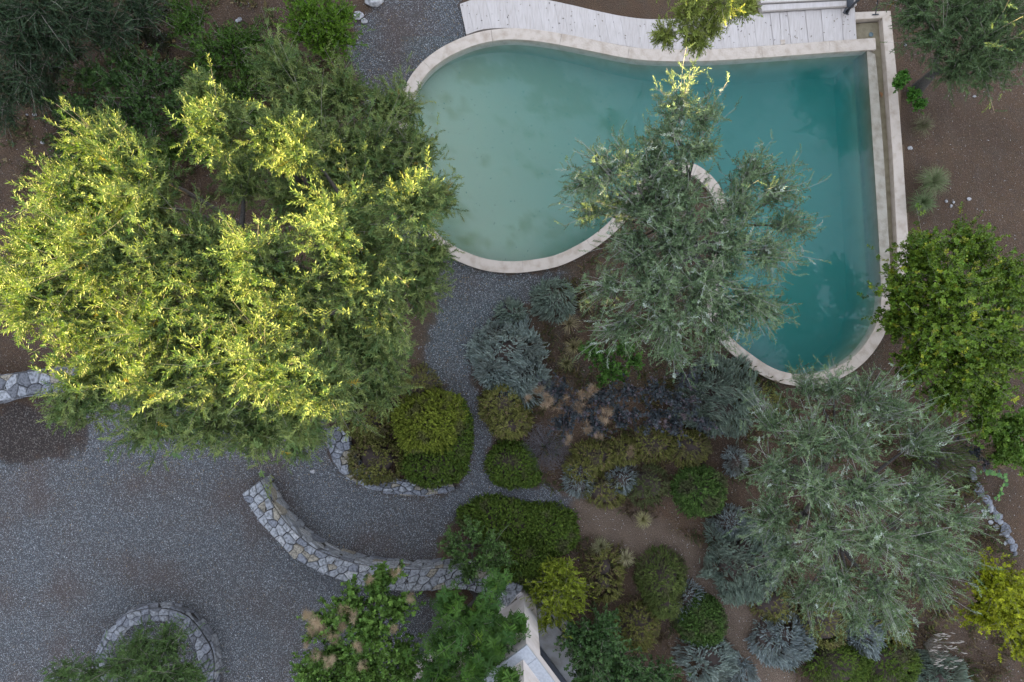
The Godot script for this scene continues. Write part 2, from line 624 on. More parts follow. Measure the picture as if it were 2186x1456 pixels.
func creeper(label: String, line: Array, y: float, colors: Array, step := 0.055, size := 1.0, wide := 0.05) -> Node3D:
	var base := spot(line[0][0], line[0][1], 0.0)
	var root := thing("vine", label, "vine", base)
	var st := start()
	var pts := []
	for p in line:
		pts.append(spot(p[0], p[1], float(p[2]) if p.size() > 2 else y) - base)
	var radii := []
	for i in pts.size():
		radii.append(0.006)
	tube(st, pts, radii, 4)
	put(flat(st), "stem", M.twig, root)
	for i in pts.size() - 1:
		var a: Vector3 = pts[i]
		var b: Vector3 = pts[i + 1]
		var n := int(a.distance_to(b) / step) + 1
		for k in n:
			var p := a.lerp(b, (k + rng.randf()) / n) + Vector3(R(-wide, wide), R(0, 0.05), R(-wide, wide))
			var places := Transform3D(Basis(Vector3.UP, R(0, TAU)) * Basis(Vector3.RIGHT, R(-0.5, 0.3)) * Basis.from_scale(Vector3.ONE * size * R(0.7, 1.2)), p)
			var lf := MeshInstance3D.new()
			lf.name = "leaf"
			lf.mesh = S.vine
			lf.material_override = vine_mats[rng.randi() % 3]
			lf.transform = places
			root.add_child(lf, true)
	return root

var vine_mats := []

func rock_mesh(r: float, flatness: float) -> ArrayMesh:
	var st := start()
	st.set_smooth_group(-1)
	var o_ := Vector3(R(0, 90), R(0, 90), R(0, 90))
	var grid := []
	var q := Vector3(R(0.8, 1.3), flatness, R(0.7, 1.1))
	for i in 6:
		var row := []
		for j in 9:
			var phi := PI * (i / 5.0 - 0.5)
			var th := TAU * j / 9
			var d := Vector3(cos(phi) * cos(th), sin(phi), cos(phi) * sin(th))
			row.append(d * q * r * (1.0 + 0.5 * noise.get_noise_3dv(d * 3.0 + o_)))
		grid.append(row)
	for i in 5:
		for j in 9:
			var k := (j + 1) % 9
			quad(st, grid[i][j], grid[i + 1][j], grid[i + 1][k], grid[i][k])
	return flat(st)

func rock(label: String, u: float, v: float, r: float, flatness: float, m: String, group := "pale stones lying on the soil") -> void:
	var o := put(rock_mesh(r, flatness), numbered("rock"), M[m], self)
	o.position = spot(u, v) + Vector3(0, r * flatness * 0.5, 0)
	o.set_meta("label", label)
	o.set_meta("category", "rock")
	o.set_meta("group", group)

func rubble_wall(label: String, line: Array, m: Array) -> void:
	# rough stones set one against the other along a line
	var path := even(line, 60, 0.05)
	var root := thing("stone_wall", label, "wall", at2(path[0], 0.0))
	var i := 0
	while i < 60:
		var r := R(0.06, 0.12)
		var o := put(rock_mesh(r, R(0.3, 0.5)), "stone", M[m[rng.randi() % m.size()]], root)
		o.position = at2(path[i] + Vector2(R(-0.04, 0.04), R(-0.04, 0.04)), r * 0.25) - root.position
		o.rotation.y = R(0, TAU)
		i += int(r / (path[0].distance_to(path[60]) / 60.0) * R(0.6, 1.0)) + 1

# ---------------------------------------------------------------- masonry
func cells(len_: float, wid: float, size: float, rows: int) -> Array:
	# irregular stones that fill a strip: the cells round jittered points
	var seeds := []
	for r in rows:
		var w := wid / rows
		var x := R(-0.5, 0.3) * size
		while x < len_ + size * 0.6:
			seeds.append(Vector2(x + R(-0.25, 0.25) * size, (r + 0.5) * w + R(-0.42, 0.42) * w))
			x += size * R(0.5, 1.6)
	var out := []
	for a in seeds:
		var poly := [Vector2(0, 0), Vector2(len_, 0), Vector2(len_, wid), Vector2(0, wid)]
		for b in seeds:
			if b == a or a.distance_to(b) > size * 4.0:
				continue
			var m: Vector2 = (a + b) / 2
			var d: Vector2 = b - a
			var cut := []
			for i in poly.size():
				var p: Vector2 = poly[i]
				var q: Vector2 = poly[(i + 1) % poly.size()]
				var sp := (p - m).dot(d)
				var sq := (q - m).dot(d)
				if sp <= 0:
					cut.append(p)
				if sp * sq < 0:
					cut.append(p.lerp(q, sp / (sp - sq)))
			poly = cut
			if poly.size() < 3:
				break
		if poly.size() >= 3:
			out.append(poly)
	return out

func stone_on(poly: Array, place: Callable, proud: float, thick: float, gap: float) -> ArrayMesh:
	# place(a, b, out) maps the strip to space. The block is chamfered and its face a little tilted.
	var c := Vector2.ZERO
	for p in poly:
		c += p / poly.size()
	var r := 0.0
	for p in poly:
		r = maxf(r, c.distance_to(p))
	if r < 0.035:
		return null
	var k1 := clampf(1.0 - gap / r, 0.5, 1.0)
	var k2 := k1 * clampf(1.0 - R(0.016, 0.03) / r, 0.6, 0.95)
	var tilt := Vector2(R(-1, 1), R(-1, 1)) * 0.17
	var st := start()
	st.set_smooth_group(-1)
	var n := poly.size()
	var lo := []
	var mid := []
	var hi := []
	for p in poly:
		var d: Vector2 = p - c
		var j := 1.0 + R(-0.04, 0.04)
		lo.append(place.call(c.x + d.x * k1, c.y + d.y * k1, -thick))
		mid.append(place.call(c.x + d.x * k1 * j, c.y + d.y * k1 * j, proud * 0.3))
		hi.append(place.call(c.x + d.x * k2 * j, c.y + d.y * k2 * j, proud + d.dot(tilt)))
	var top: Vector3 = place.call(c.x, c.y, proud + R(0.0, 0.008))
	for i in n:
		var j := (i + 1) % n
		tri(st, top, hi[i], hi[j])
		quad(st, hi[i], mid[i], mid[j], hi[j])
		quad(st, mid[i], lo[i], lo[j], mid[j])
	return flat(st)

func stone_wall(label: String, inner: PackedVector2Array, outer: PackedVector2Array, h: float, size: float, rows: int, side_rows: int, o := {}) -> Node3D:
	# inner and outer: the two edges of the wall's top, point by point; stones on the top and on both faces over a core
	var base := at2((inner[0] + outer[0]) / 2, 0.0)
	var root := thing("stone_wall", label, "wall", base, o.get("group", ""))
	var n := inner.size()
	var run := PackedFloat32Array([0.0])
	for i in range(1, n):
		run.append(run[i - 1] + ((inner[i] + outer[i]) / 2).distance_to((inner[i - 1] + outer[i - 1]) / 2))
	var total := run[n - 1]
	var wid := inner[0].distance_to(outer[0])
	var st := start()
	for i in n - 1:
		var a := at2(inner[i], 0) - base
		var b := at2(outer[i], 0) - base
		var c := at2(inner[i + 1], 0) - base
		var d := at2(outer[i + 1], 0) - base
		var up := Vector3(0, h - 0.012, 0)
		var down := Vector3(0, -0.1, 0)
		quad(st, a + up, b + up, d + up, c + up)
		quad(st, a + down, a + up, c + up, c + down)
		quad(st, b + down, b + up, d + up, d + down)
		if i == 0:
			quad(st, a + down, a + up, b + up, b + down)
		if i == n - 2:
			quad(st, c + down, c + up, d + up, d + down)
	put(flat(st), "core", M.mortar, root)
	var along := func(s: float) -> Array:
		var t := clampf(s, 0.0, total)
		var i := 0
		while i < n - 2 and run[i + 1] < t:
			i += 1
		var f := (t - run[i]) / maxf(run[i + 1] - run[i], 1e-5)
		return [inner[i].lerp(inner[i + 1], f), outer[i].lerp(outer[i + 1], f)]
	var top_at := func(s: float, t: float, out: float) -> Vector3:
		var e: Array = along.call(s)
		return at2(e[0].lerp(e[1], t / wid), h + out) - base
	var tints: Array = o.get("tints", [0, 1, 1, 2, 3, 0, 4])
	for poly in cells(total, wid, size, rows):
		var m := stone_on(poly, top_at, R(0.0, 0.045), 0.08, R(0.007, 0.014))
		if m:
			put(m, "stone", M["stone%d" % tints[rng.randi() % tints.size()]], root)
	for which in [0, 1]:
		if side_rows == 0 or (o.has("face") and which != o.face):
			continue
		var face_at := func(s: float, t: float, out: float) -> Vector3:
			var e: Array = along.call(s)
			var dir: Vector2 = (e[which] - e[1 - which]).normalized()
			return at2(e[which] + dir * (out + 0.004), t - 0.03) - base
		for poly in cells(total, h, size * 1.3, side_rows):
			var m := stone_on(poly, face_at, R(0.0, 0.035), 0.06, 0.008)
			if m:
				put(m, "stone", M["stone%d" % tints[rng.randi() % tints.size()]], root)
	return root

# ---------------------------------------------------------------- the scene
func _ready() -> void:
	var cam := Camera3D.new()
	cam.name = "camera"
	cam.position = Vector3(0, EYE, 0)
	cam.rotation_degrees = Vector3(-90, 0, 0)
	cam.fov = rad_to_deg(2.0 * atan(728.0 / FOCAL))
	cam.near = 0.1
	cam.far = 600.0
	add_child(cam)
	var env := Environment.new()
	env.background_mode = Environment.BG_SKY
	var sky := Sky.new()
	var air := ProceduralSkyMaterial.new()
	air.sky_top_color = Color(0.625, 0.66, 0.735)
	air.sky_horizon_color = Color(0.87, 0.86, 0.845)
	air.sky_curve = 0.2
	air.ground_bottom_color = Color(0.18, 0.16, 0.14)
	air.ground_horizon_color = Color(0.5, 0.5, 0.5)
	air.sun_angle_max = 1.0
	air.energy_multiplier = 0.43
	sky.sky_material = air
	env.sky = sky
	env.tonemap_mode = Environment.TONE_MAPPER_LINEAR
	env.tonemap_exposure = 10.0
	env.volumetric_fog_enabled = true
	env.volumetric_fog_density = 0.0
	env.sdfgi_enabled = true
	env.ssao_enabled = true
	env.ssil_enabled = true
	var world := WorldEnvironment.new()
	world.name = "environment"
	world.environment = env
	add_child(world)
	# the sun stands low beyond the left edge of the frame; the unseen hill there is shaped to keep the ground in shade
	var sun := DirectionalLight3D.new()
	sun.name = "sun"
	sun.light_color = Color(1.0, 0.875, 0.56)
	sun.light_energy = 1.6
	sun.light_angular_distance = 0.5
	sun.shadow_enabled = true
	add_child(sun)
	sun.look_at_from_position(TO_SUN, Vector3.ZERO, Vector3.UP)

	rng.seed = 20
	noise.seed = 4
	noise.frequency = 0.5
	fine.seed = 8
	fine.frequency = 0.9
	materials()
	leaf_kinds()
	for c in [L(0.07, 0.19, 0.025), L(0.10, 0.24, 0.03), L(0.05, 0.14, 0.025)]:
		vine_mats.append(leaf_plain(c))
	terrain()
	pool()
	deck()
	walls()
	house()
	trees()
	shrubs()
	small_things()

const TO_SUN := Vector3(-0.97, 0.213, 0.10)

func leaf_plain(c: Color) -> StandardMaterial3D:
	var m := StandardMaterial3D.new()
	m.albedo_color = c
	m.roughness = 0.5
	m.cull_mode = BaseMaterial3D.CULL_DISABLED
	m.vertex_color_use_as_albedo = true
	m.backlight_enabled = true
	m.backlight = Color(0.45, 0.5, 0.12)
	return m

# pool outline, the water's edge, from the joint on the right clockwise round the bottom, the peninsula, the left and the top to the top right corner
var EDGE := [[1879, 628], [1875, 665], [1862, 705], [1838, 742], [1808, 770], [1770, 790], [1725, 800], [1680, 797], [1640, 783], [1600, 757], [1565, 728], [1538, 690], [1530, 640], [1538, 580], [1552, 520], [1553, 455], [1532, 398], [1490, 358], [1440, 345], [1395, 358], [1360, 398], [1328, 445], [1290, 485], [1245, 518], [1190, 545], [1140, 556], [1090, 560], [1040, 555], [995, 540], [955, 518], [918, 482], [890, 430], [874, 370], [868, 305], [873, 245], [888, 195], [915, 156], [950, 128], [985, 110], [1020, 97], [1060, 89], [1100, 87], [1150, 91], [1210, 101], [1270, 113], [1330, 125], [1380, 131], [1450, 133], [1530, 131], [1640, 124], [1760, 115], [1866, 108]]
var GRAVEL := [[-300, 970], [0, 984], [60, 990], [120, 984], [165, 965], [196, 930], [190, 895], [150, 868], [120, 850], [330, 780], [560, 800], [690, 850], [700, 940], [715, 990], [738, 1018], [770, 1034], [830, 1052], [880, 1058], [930, 1056], [975, 1044], [1002, 1000], [1003, 950], [985, 890], [950, 830], [905, 795], [900, 745], [925, 690], [930, 630], [890, 560], [840, 450], [815, 320], [770, 190], [745, 120], [765, 50], [790, 20], [800, -60], [960, -60], [985, 20], [1000, 80], [930, 130], [880, 185], [855, 250], [850, 320], [860, 400], [890, 460], [940, 520], [1000, 560], [1080, 585], [1170, 580], [1215, 590], [1160, 625], [1125, 645], [1075, 665], [1040, 700], [1010, 750], [1005, 810], [1030, 870], [1048, 930], [1040, 985], [1060, 1025], [1110, 1040], [1175, 1045], [1230, 1085], [1200, 1105], [1080, 1075], [1000, 1085], [960, 1120], [930, 1160], [930, 1210], [900, 1262], [960, 1290], [1010, 1330], [1000, 1500], [-300, 1500]]
var MULCH := [[-300, 860], [60, 862], [130, 858], [180, 885], [198, 925], [170, 965], [120, 986], [60, 992], [0, 986], [-300, 972]]
var PATH := [[1190, 1050], [1260, 1080], [1340, 1098], [1430, 1130], [1505, 1180], [1565, 1245], [1615, 1320], [1655, 1390], [1695, 1470], [1600, 1470], [1575, 1400], [1535, 1330], [1480, 1260], [1420, 1205], [1340, 1165], [1250, 1130], [1200, 1105]]
var CHANNEL := [[1826, 46], [1886, 36], [1898, 40], [1910, 160], [1932, 510], [1915, 640], [1884, 640], [1876, 440], [1858, 116], [1850, 92], [1826, 92]]
var edge: PackedVector2Array
var hole: PackedVector2Array
var zones := {}

func ground_y(x: float, z: float) -> float:
	var y := 0.03 * noise.get_noise_2d(x * 1.3, z * 1.3) + 0.012 * fine.get_noise_2d(x * 6, z * 6)
	var far := maxf(absf(x) - 18.0, absf(z) - 14.0)
	if far > 0:
		y -= 0.02 * minf(far, 3.0)
	# unseen hill beyond the left edge; its crest is shaped to cast shade
	if x < -20.0:
		var crest := 10.8 + 0.5 * noise.get_noise_2d(z * 1.2, 3.0) + 6.0 * smoothstep(4.2, 5.4, z) + 2.0 * smoothstep(0.35, 0.8, -z)
		y += crest * smoothstep(-20.0, -33.0, x)
	return y

func terrain() -> void:
	edge = smooth(plan(EDGE), 0.08)
	hole = beside(edge, 0.12)
	hole.append_array(plan([[1872, 600], [1860, 300]]).slice(0, 0))
	for k in ["GRAVEL", "MULCH", "PATH", "CHANNEL"]:
		zones[k] = plan(get(k))
	zones.PATH = Geometry2D.offset_polygon(zones.PATH, 0.1)[0]
	var ring := PackedVector2Array(hole)
	var channel_outer: PackedVector2Array = Geometry2D.offset_polygon(zones.CHANNEL, 0.08)[0]
	var xs := []
	var zs := []
	for v in [-300.0, -120.0, -60.0, -48.0, -40.0, -36.0, -34.0, -33.0, -32.0, -31.0, -30.0, -28.0, -26.0, -24.0, -22.0, -20.0, -18.0, -16.0]:
		xs.append(v)
	for i in 301:
		xs.append(-15.0 + 0.1 * i)
	xs.append_array([16.0, 18.0, 22.0, 30.0, 60.0, 120.0, 300.0])
	for v in [-300.0, -120.0, -60.0, -40.0, -30.0, -24.0, -20.0, -17.0, -15.0, -13.0, -12.0]:
		zs.append(v)
	for i in 221:
		zs.append(-11.0 + 0.1 * i)
	zs.append_array([12.0, 13.0, 15.0, 17.0, 20.0, 24.0, 30.0, 40.0, 60.0, 120.0, 300.0])
	var st := start()
	st.set_smooth_group(0)
	var pts := []
	var cols := []
	for x in xs:
		var row := []
		var crow := []
		for z in zs:
			row.append(Vector3(x, ground_y(x, z), z))
			crow.append(soil_color(x, z))
		pts.append(row)
		cols.append(crow)
	for i in xs.size() - 1:
		for j in zs.size() - 1:
			var c := Vector2((xs[i] + xs[i + 1]) / 2, (zs[j] + zs[j + 1]) / 2)
			if absf(c.x) < 15 and absf(c.y) < 11 and (Geometry2D.is_point_in_polygon(c, ring) or Geometry2D.is_point_in_polygon(c, channel_outer)):
				continue
			for q in [[i, j], [i + 1, j], [i + 1, j + 1], [i, j], [i + 1, j + 1], [i, j + 1]]:
				st.set_color(cols[q[0]][q[1]])
				st.add_vertex(pts[q[0]][q[1]])
	st.index()
	setting(flat(st), "ground", M.soil)
	gravel()

func in_zone(k: String, x: float, z: float, blur: float) -> bool:
	return Geometry2D.is_point_in_polygon(Vector2(x + blur * noise.get_noise_2d(x * 5, z * 5 + 40), z + blur * noise.get_noise_2d(x * 5 + 70, z * 5)), zones[k])

func soil_color(x: float, z: float) -> Color:
	var a := noise.get_noise_2d(x * 0.8 + 9, z * 0.8)
	var b := fine.get_noise_2d(x * 2.2, z * 2.2 + 5)
	var soil := Color(0.095, 0.057, 0.030).lerp(Color(0.15, 0.090, 0.048), clampf(0.5 + a, 0, 1)).lerp(Color(0.115, 0.08, 0.052), clampf(b * 1.4, 0, 0.7))
	if absf(x) > 15 or absf(z) > 11:
		return soil
	var total := Color(0, 0, 0)
	for k in 5:
		var px: float = x + [0.0, 0.09, -0.09, 0.0, 0.0][k]
		var pz: float = z + [0.0, 0.0, 0.0, 0.09, -0.09][k]
		var c := soil
		if in_zone("GRAVEL", px, pz, 0.25):
			c = Color(0.115, 0.12, 0.122).lerp(Color(0.12, 0.09, 0.075), clampf(0.25 + a * 0.9, 0, 1))
		elif in_zone("MULCH", px, pz, 0.8):
			c = Color(0.05, 0.036, 0.029)
		elif in_zone("PATH", px, pz, 0.3):
			c = Color(0.225, 0.16, 0.108).lerp(Color(0.18, 0.126, 0.085), clampf(0.5 + b, 0, 1))
		total += c * 0.2
	return total

func gravel() -> void:
	var pool_out: PackedVector2Array = beside(edge, 0.26)
	var chan: PackedVector2Array = Geometry2D.offset_polygon(zones.CHANNEL, 0.25)[0]
	var deck_area := plan([[980, 8], [1060, -20], [1830, -40], [1830, 100], [1000, 90]])
	var places := []
	var tints := PackedColorArray()
	var bits := []
	var bit_tints := PackedColorArray()
	var greys := [Color(0.18, 0.198, 0.205), Color(0.14, 0.153, 0.16), Color(0.25, 0.268, 0.275), Color(0.17, 0.15, 0.135), Color(0.085, 0.087, 0.088), Color(0.20, 0.197, 0.187), Color(0.158, 0.175, 0.183)]
	var n := 700000
	for k in n:
		var x := R(-12.4, 12.4)
		var z := R(-8.4, 8.4)
		var p := Vector2(x, z)
		if Geometry2D.is_point_in_polygon(p, pool_out) or Geometry2D.is_point_in_polygon(p, chan) or Geometry2D.is_point_in_polygon(p, deck_area):
			continue
		var y := ground_y(x, z)
		if in_zone("GRAVEL", x, z, 0.3):
			var patch := noise.get_noise_2d(x * 0.8 + 9, z * 0.8)
			if rng.randf() < patch * 0.5:
				continue
			if rng.randf() < (0.035 if x < -1.0 and z < 3.4 else 0.006):
				bits.append(Transform3D(Basis(Vector3.UP, R(0, TAU)) * Basis.from_scale(Vector3.ONE * R(0.03, 0.055)), Vector3(x, y + 0.022, z)))
				bit_tints.append(Color(0.16, 0.11, 0.05) * R(0.6, 1.5))
			var s := R(0.012, 0.026)
			places.append(Transform3D(Basis(Vector3.UP, R(0, TAU)) * Basis(Vector3.RIGHT, R(-0.4, 0.4)) * Basis.from_scale(Vector3(s, s * 0.8, s)), Vector3(x, y + 0.004, z)))
			var c: Color = greys[rng.randi() % 7]
			if rng.randf() < 0.02:
				c = Color(0.5, 0.5, 0.5)
			tints.append((c * R(0.98, 1.36)).lerp(Color(0.15, 0.105, 0.08), clampf(patch * 0.9 - 0.1, 0.0, 0.5)))
		elif in_zone("MULCH", x, z, 0.9):
			if rng.randf() < 0.5:
				var s := R(0.02, 0.035)
				places.append(Transform3D(Basis(Vector3.UP, R(0, TAU)) * Basis.from_scale(Vector3(s, s * 0.7, s)), Vector3(x, y + 0.004, z)))
				tints.append([Color(0.06, 0.043, 0.033), Color(0.085, 0.065, 0.052), Color(0.13, 0.115, 0.10)][rng.randi() % 3] * R(0.8, 1.2))
		elif in_zone("PATH", x, z, 0.3):
			if rng.randf() < 0.07:
				var s := R(0.01, 0.024)
				places.append(Transform3D(Basis(Vector3.UP, R(0, TAU)) * Basis.from_scale(Vector3(s, s * 0.6, s)), Vector3(x, y, z)))
				tints.append([Color(0.3, 0.25, 0.22), Color(0.2, 0.16, 0.14), Color(0.42, 0.4, 0.38)][rng.randi() % 3] * R(0.8, 1.2))
		elif rng.randf() < 0.5:
			var s := R(0.014, 0.04)
			bits.append(Transform3D(Basis(Vector3.UP, R(0, TAU)) * Basis(Vector3.RIGHT, R(-0.3, 0.3)) * Basis.from_scale(Vector3.ONE * s), Vector3(x, y + 0.004, z)))
			var c: Color = [Color(0.07, 0.043, 0.028), Color(0.12, 0.075, 0.047), Color(0.18, 0.125, 0.085), Color(0.045, 0.03, 0.022), Color(0.14, 0.11, 0.09)][rng.randi() % 5]
			if rng.randf() < 0.02:
				c = Color(0.4, 0.38, 0.35)
			bit_tints.append(c * R(0.8, 1.2))
	var g := scatter("gravel", S.pebble, M.pebble, places, tints, self)
	g.set_meta("label", "loose grey gravel of the courtyard and the garden path")
	g.set_meta("category", "gravel")
	var l := scatter("leaf_litter", S.chip, M.litter, bits, bit_tints, self)
	l.set_meta("label", "dry brown leaf litter and chips strewn over the soil")
	l.set_meta("category", "litter")

func pool_depth(x: float, z: float) -> float:
	# the floor falls from a beach at the left to the deep end at the right
	var u := x * 91.1 + 1093.0
	var v := z * 91.1 + 728.0
	var d := 0.30 + 0.55 * smoothstep(880.0, 1300.0, u + (260.0 - v) * 0.35) + 0.8 * smoothstep(1230.0, 1660.0, u - (v - 400.0) * 0.1)
	return d

func pool() -> void:
	var outline := PackedVector2Array(edge)
	# right side: the weir's inner face
	var weir_in := smooth(plan([[1848, 108], [1853, 180], [1862, 320], [1869, 430], [1875, 530], [1879, 628]]), 0.1)
	var shape := PackedVector2Array()
	for p in edge:
		if p.x < spot(1848, 0).x or p.y > spot(0, 600).z:
			shape.append(p)
	for i in range(0, weir_in.size() - 1):
		shape.append(weir_in[i])
	# floor
	var st := start()
	st.set_smooth_group(0)
	var wide: PackedVector2Array = Geometry2D.offset_polygon(shape, 0.12)[0]
	var x0 := spot(840, 0).x
	var z0 := spot(0, 60).z
	var step := 0.1
	for i in 118:
		for j in 86:
			var c := Vector2(x0 + (i + 0.5) * step, z0 + (j + 0.5) * step)
			if not Geometry2D.is_point_in_polygon(c, wide):
				continue
			for q in [[0, 0], [1, 0], [1, 1], [0, 0], [1, 1], [0, 1]]:
				var x: float = x0 + (i + q[0]) * step
				var z: float = z0 + (j + q[1]) * step
				st.set_color(plaster_color(x, z))
				st.add_vertex(Vector3(x, WATER - pool_depth(x, z), z))
	st.index()
	var root := thing("swimming_pool", "free-form pool with pale stone rim running round the peninsula tree", "pool")
	put(flat(st), "pool_floor", M.plaster, root)
	st = start()
	var n := shape.size()
	for i in n:
		var a := shape[i]
		var b := shape[(i + 1) % n]
		var ya := WATER - pool_depth(a.x, a.y) - 0.05
		var yb := WATER - pool_depth(b.x, b.y) - 0.05
		for k in 4:
			var t0 := k / 4.0
			var t1 := (k + 1) / 4.0
			for q in [[a, ya, t0], [b, yb, t0], [b, yb, t1], [a, ya, t0], [b, yb, t1], [a, ya, t1]]:
				var y := lerpf(0.03, q[1], q[2])
				st.set_color(plaster_color(q[0].x + y * 2.0, q[0].y + y))
				st.add_vertex(at2(q[0], y))
	put(flat(st), "pool_wall", M.plaster, root)
	# rim: stones of about a metre and a half laid end to end
	var run := 0.0
	var from := 0
	var side := beside(edge, 0.255)
	var lip := beside(edge, -0.012)
	for i in range(1, edge.size()):
		run += edge[i].distance_to(edge[i - 1])
		if run > 1.55 or i == edge.size() - 1:
			var poly := PackedVector2Array()
			for k in range(from, i + 1):
				poly.append(lip[k])
			for k in range(i, from - 1, -1):
				poly.append(side[k])
			var cut := (poly[i - from] - poly[i - from - 1]).normalized() * 0.004
			poly[i - from] -= cut
			poly[i - from + 1] -= cut
			put(prism(poly, 0.095 + R(-0.002, 0.002), -0.2, 0.008), "coping_stone", M.coping, root)
			run = 0.0
			from = i
	# weir on the right, over which the water runs into the channel
	var weir_out := smooth(plan([[1866, 118], [1872, 180], [1883, 320], [1890, 430], [1896, 530], [1901, 628]]), 0.1)
	var poly := PackedVector2Array(weir_in)
	for k in range(weir_out.size() - 1, -1, -1):
		poly.append(weir_out[k])
	put(prism(poly, WATER + 0.02, -0.6, 0.01), "weir", M.weir, root)
	# water: its surface, and its depth as a body that scatters and absorbs light
	var water := Node3D.new()
	water.name = "pool_water"
	water.set_meta("kind", "structure")
	add_child(water)
	st = start()
	var sheet: PackedVector2Array = Geometry2D.offset_polygon(shape, 0.006)[0]
	var idx := Geometry2D.triangulate_polygon(sheet)
	for i in idx:
		st.set_normal(Vector3.UP)
		st.add_vertex(at2(sheet[i], WATER))
	put(st.commit(), "water_surface", M.water, water)
	var fog := FogMaterial.new()
	fog.resource_name = "water_depth"
	fog.density = 0.54
	fog.albedo = Color(0.21, 0.87, 0.82)
	for b in [[855, 1820, 78, 830], [1820, 1862, 106, 290], [1820, 1874, 290, 460], [1820, 1886, 460, 830]]:
		var p := spot(b[0], b[2])
		var q := spot(b[1], b[3])
		var f := FogVolume.new()
		f.name = "water_depth"
		f.shape = RenderingServer.FOG_VOLUME_SHAPE_BOX
		f.material = fog
		f.size = Vector3(q.x - p.x - 0.002, 2.4, q.z - p.z - 0.002)
		f.position = Vector3((p.x + q.x) / 2, WATER - 0.006 - 1.2, (p.z + q.z) / 2)
		water.add_child(f, true)
	channel()

func plaster_color(x: float, z: float) -> Color:
	var c := Color(0.275, 0.305, 0.195).lerp(Color(0.25, 0.285, 0.19), clampf(0.5 + noise.get_noise_2d(x * 0.6, z * 0.6), 0, 1))
	# algae: patchy yellow-green growth, thickest near the upper rim
	var v := z * 91.1 + 728.0
	var a := 1.2 * noise.get_noise_2d(x * 1.1 + 30, z * 1.6) + 0.5 * fine.get_noise_2d(x * 3, z * 3) + 0.55 * smoothstep(260.0, 110.0, v)
	return c.lerp(Color(0.17, 0.17, 0.055), clampf((a - 0.2) * 1.4, 0.0, 0.65))

func channel() -> void:
	var root := thing("overflow_channel", "narrow concrete overflow channel with square basin along the pool weir", "channel", spot(1880, 60))
	var base := root.position
	var floor_ := plan([[1826, 46], [1883, 42], [1893, 160], [1904, 330], [1914, 510], [1918, 640], [1896, 640], [1886, 440], [1866, 100], [1826, 96]])
	var moved := func(poly: PackedVector2Array) -> PackedVector2Array:
		var out := PackedVector2Array()
		for p in poly:
			out.append(p - Vector2(base.x, base.z))
		return out
	put(prism(moved.call(floor_), -0.12, -0.5, 0.0), "channel_floor", M.channel, root)
	var inner := plan([[1822, 44], [1881, 40], [1891, 160], [1903, 330], [1912, 510], [1916, 640]])
	var outer := plan([[1822, 28], [1899, 25], [1912, 160], [1925, 330], [1937, 510], [1942, 640]])
	for i in 5:
		var q := PackedVector2Array([inner[i], inner[i + 1], outer[i + 1], outer[i]])
		put(prism(moved.call(q), 0.05, -0.5, 0.006), "channel_wall", M.coping, root)
	var st := start()
	var c := spot(1859, 74, -0.115) - base
	for k in 14:
		var a := TAU * k / 14
		var b := TAU * (k + 1) / 14
		var p := Vector3(cos(a), 0, sin(a))
		var q := Vector3(cos(b), 0, sin(b))
		var up := Vector3(0, 0.012, 0)
		quad(st, c + p * 0.055 + up, c + q * 0.055 + up, c + q * 0.042 + up, c + p * 0.042 + up)
		quad(st, c + p * 0.042 + up, c + q * 0.042 + up, c + q * 0.042, c + p * 0.042)
		tri(st, c + Vector3(0, 0.002, 0), c + p * 0.042 + Vector3(0, 0.002, 0), c + q * 0.042 + Vector3(0, 0.002, 0))
	put(flat(st), "drain", M.pipe, root)

func deck() -> void:
	var root := thing("pool_deck", "pale board-marked concrete deck curving along the top of the pool", "deck", spot(1400, 80))
	var base := Vector2(root.position.x, root.position.z)
	var lo := smooth(plan([[996, 77], [1030, 66], [1070, 63], [1110, 64], [1160, 69], [1220, 79], [1280, 91], [1340, 102], [1390, 108], [1450, 109], [1530, 107], [1640, 100], [1760, 91], [1826, 87]]), 0.05)
	var hi := smooth(plan([[982, 12], [1015, 1], [1055, -4], [1100, -4], [1155, 1], [1215, 13], [1275, 27], [1330, 38], [1385, 44], [1450, 43], [1530, 38], [1620, 32], [1745, 24], [1822, 19]]), 0.05)
	var n := 47
	for k in n:
		var poly := PackedVector2Array()
		for s in 4:
			var t := (k + 0.005 + 0.99 * s / 3.0) / n if s > 0 else (k + 0.005) / n
			poly.append(along(lo, minf(t, 0.9999)) - base)
		for s in [3, 2, 1, 0]:
			var t: float = (k + 0.005 + 0.99 * s / 3.0) / n if s > 0 else (k + 0.005) / n
			poly.append(along(hi, minf(t, 0.9999)) - base)
		var drop := 0.012 if k > 34 and k % 2 == 0 else R(-0.002, 0.002)
		put(prism(poly, 0.078 - drop, -0.1, 0.004 if k > 33 else 0.0015), "board", M["deck%d" % (rng.randi() % 3)], root)
	# two long steps behind the deck
	for s in [[[1622, 30], [1822, 18], [1821, 7], [1618, 17], 0.16], [[1618, 15], [1821, 5], [1819, -30], [1610, -22], 0.2]]:
		var poly := PackedVector2Array()
		for i in 4:
			poly.append(plan([s[i]])[0] - base)
		put(prism(poly, s[4], -0.1, 0.008), "step", M.deck1, root)
	# a raised white strip with a square cover, let into the boards
	var poly := PackedVector2Array()
	for p in plan([[1662, 32], [1667, 32], [1670, 88], [1665, 88]]):
		poly.append(p - base)
	put(prism(poly, 0.088, 0.05, 0.002), "strip", M.deck1, root)
	poly = PackedVector2Array()
	for p in plan([[1663, 88], [1673, 88], [1673, 97], [1664, 98]]):
		poly.append(p - base)
	put(prism(poly, 0.091, 0.05, 0.002), "cover_plate", M.coping, root)

func along(path: PackedVector2Array, t: float) -> Vector2:
	var x := t * (path.size() - 1)
	return path[int(x)].lerp(path[int(x) + 1], x - int(x))

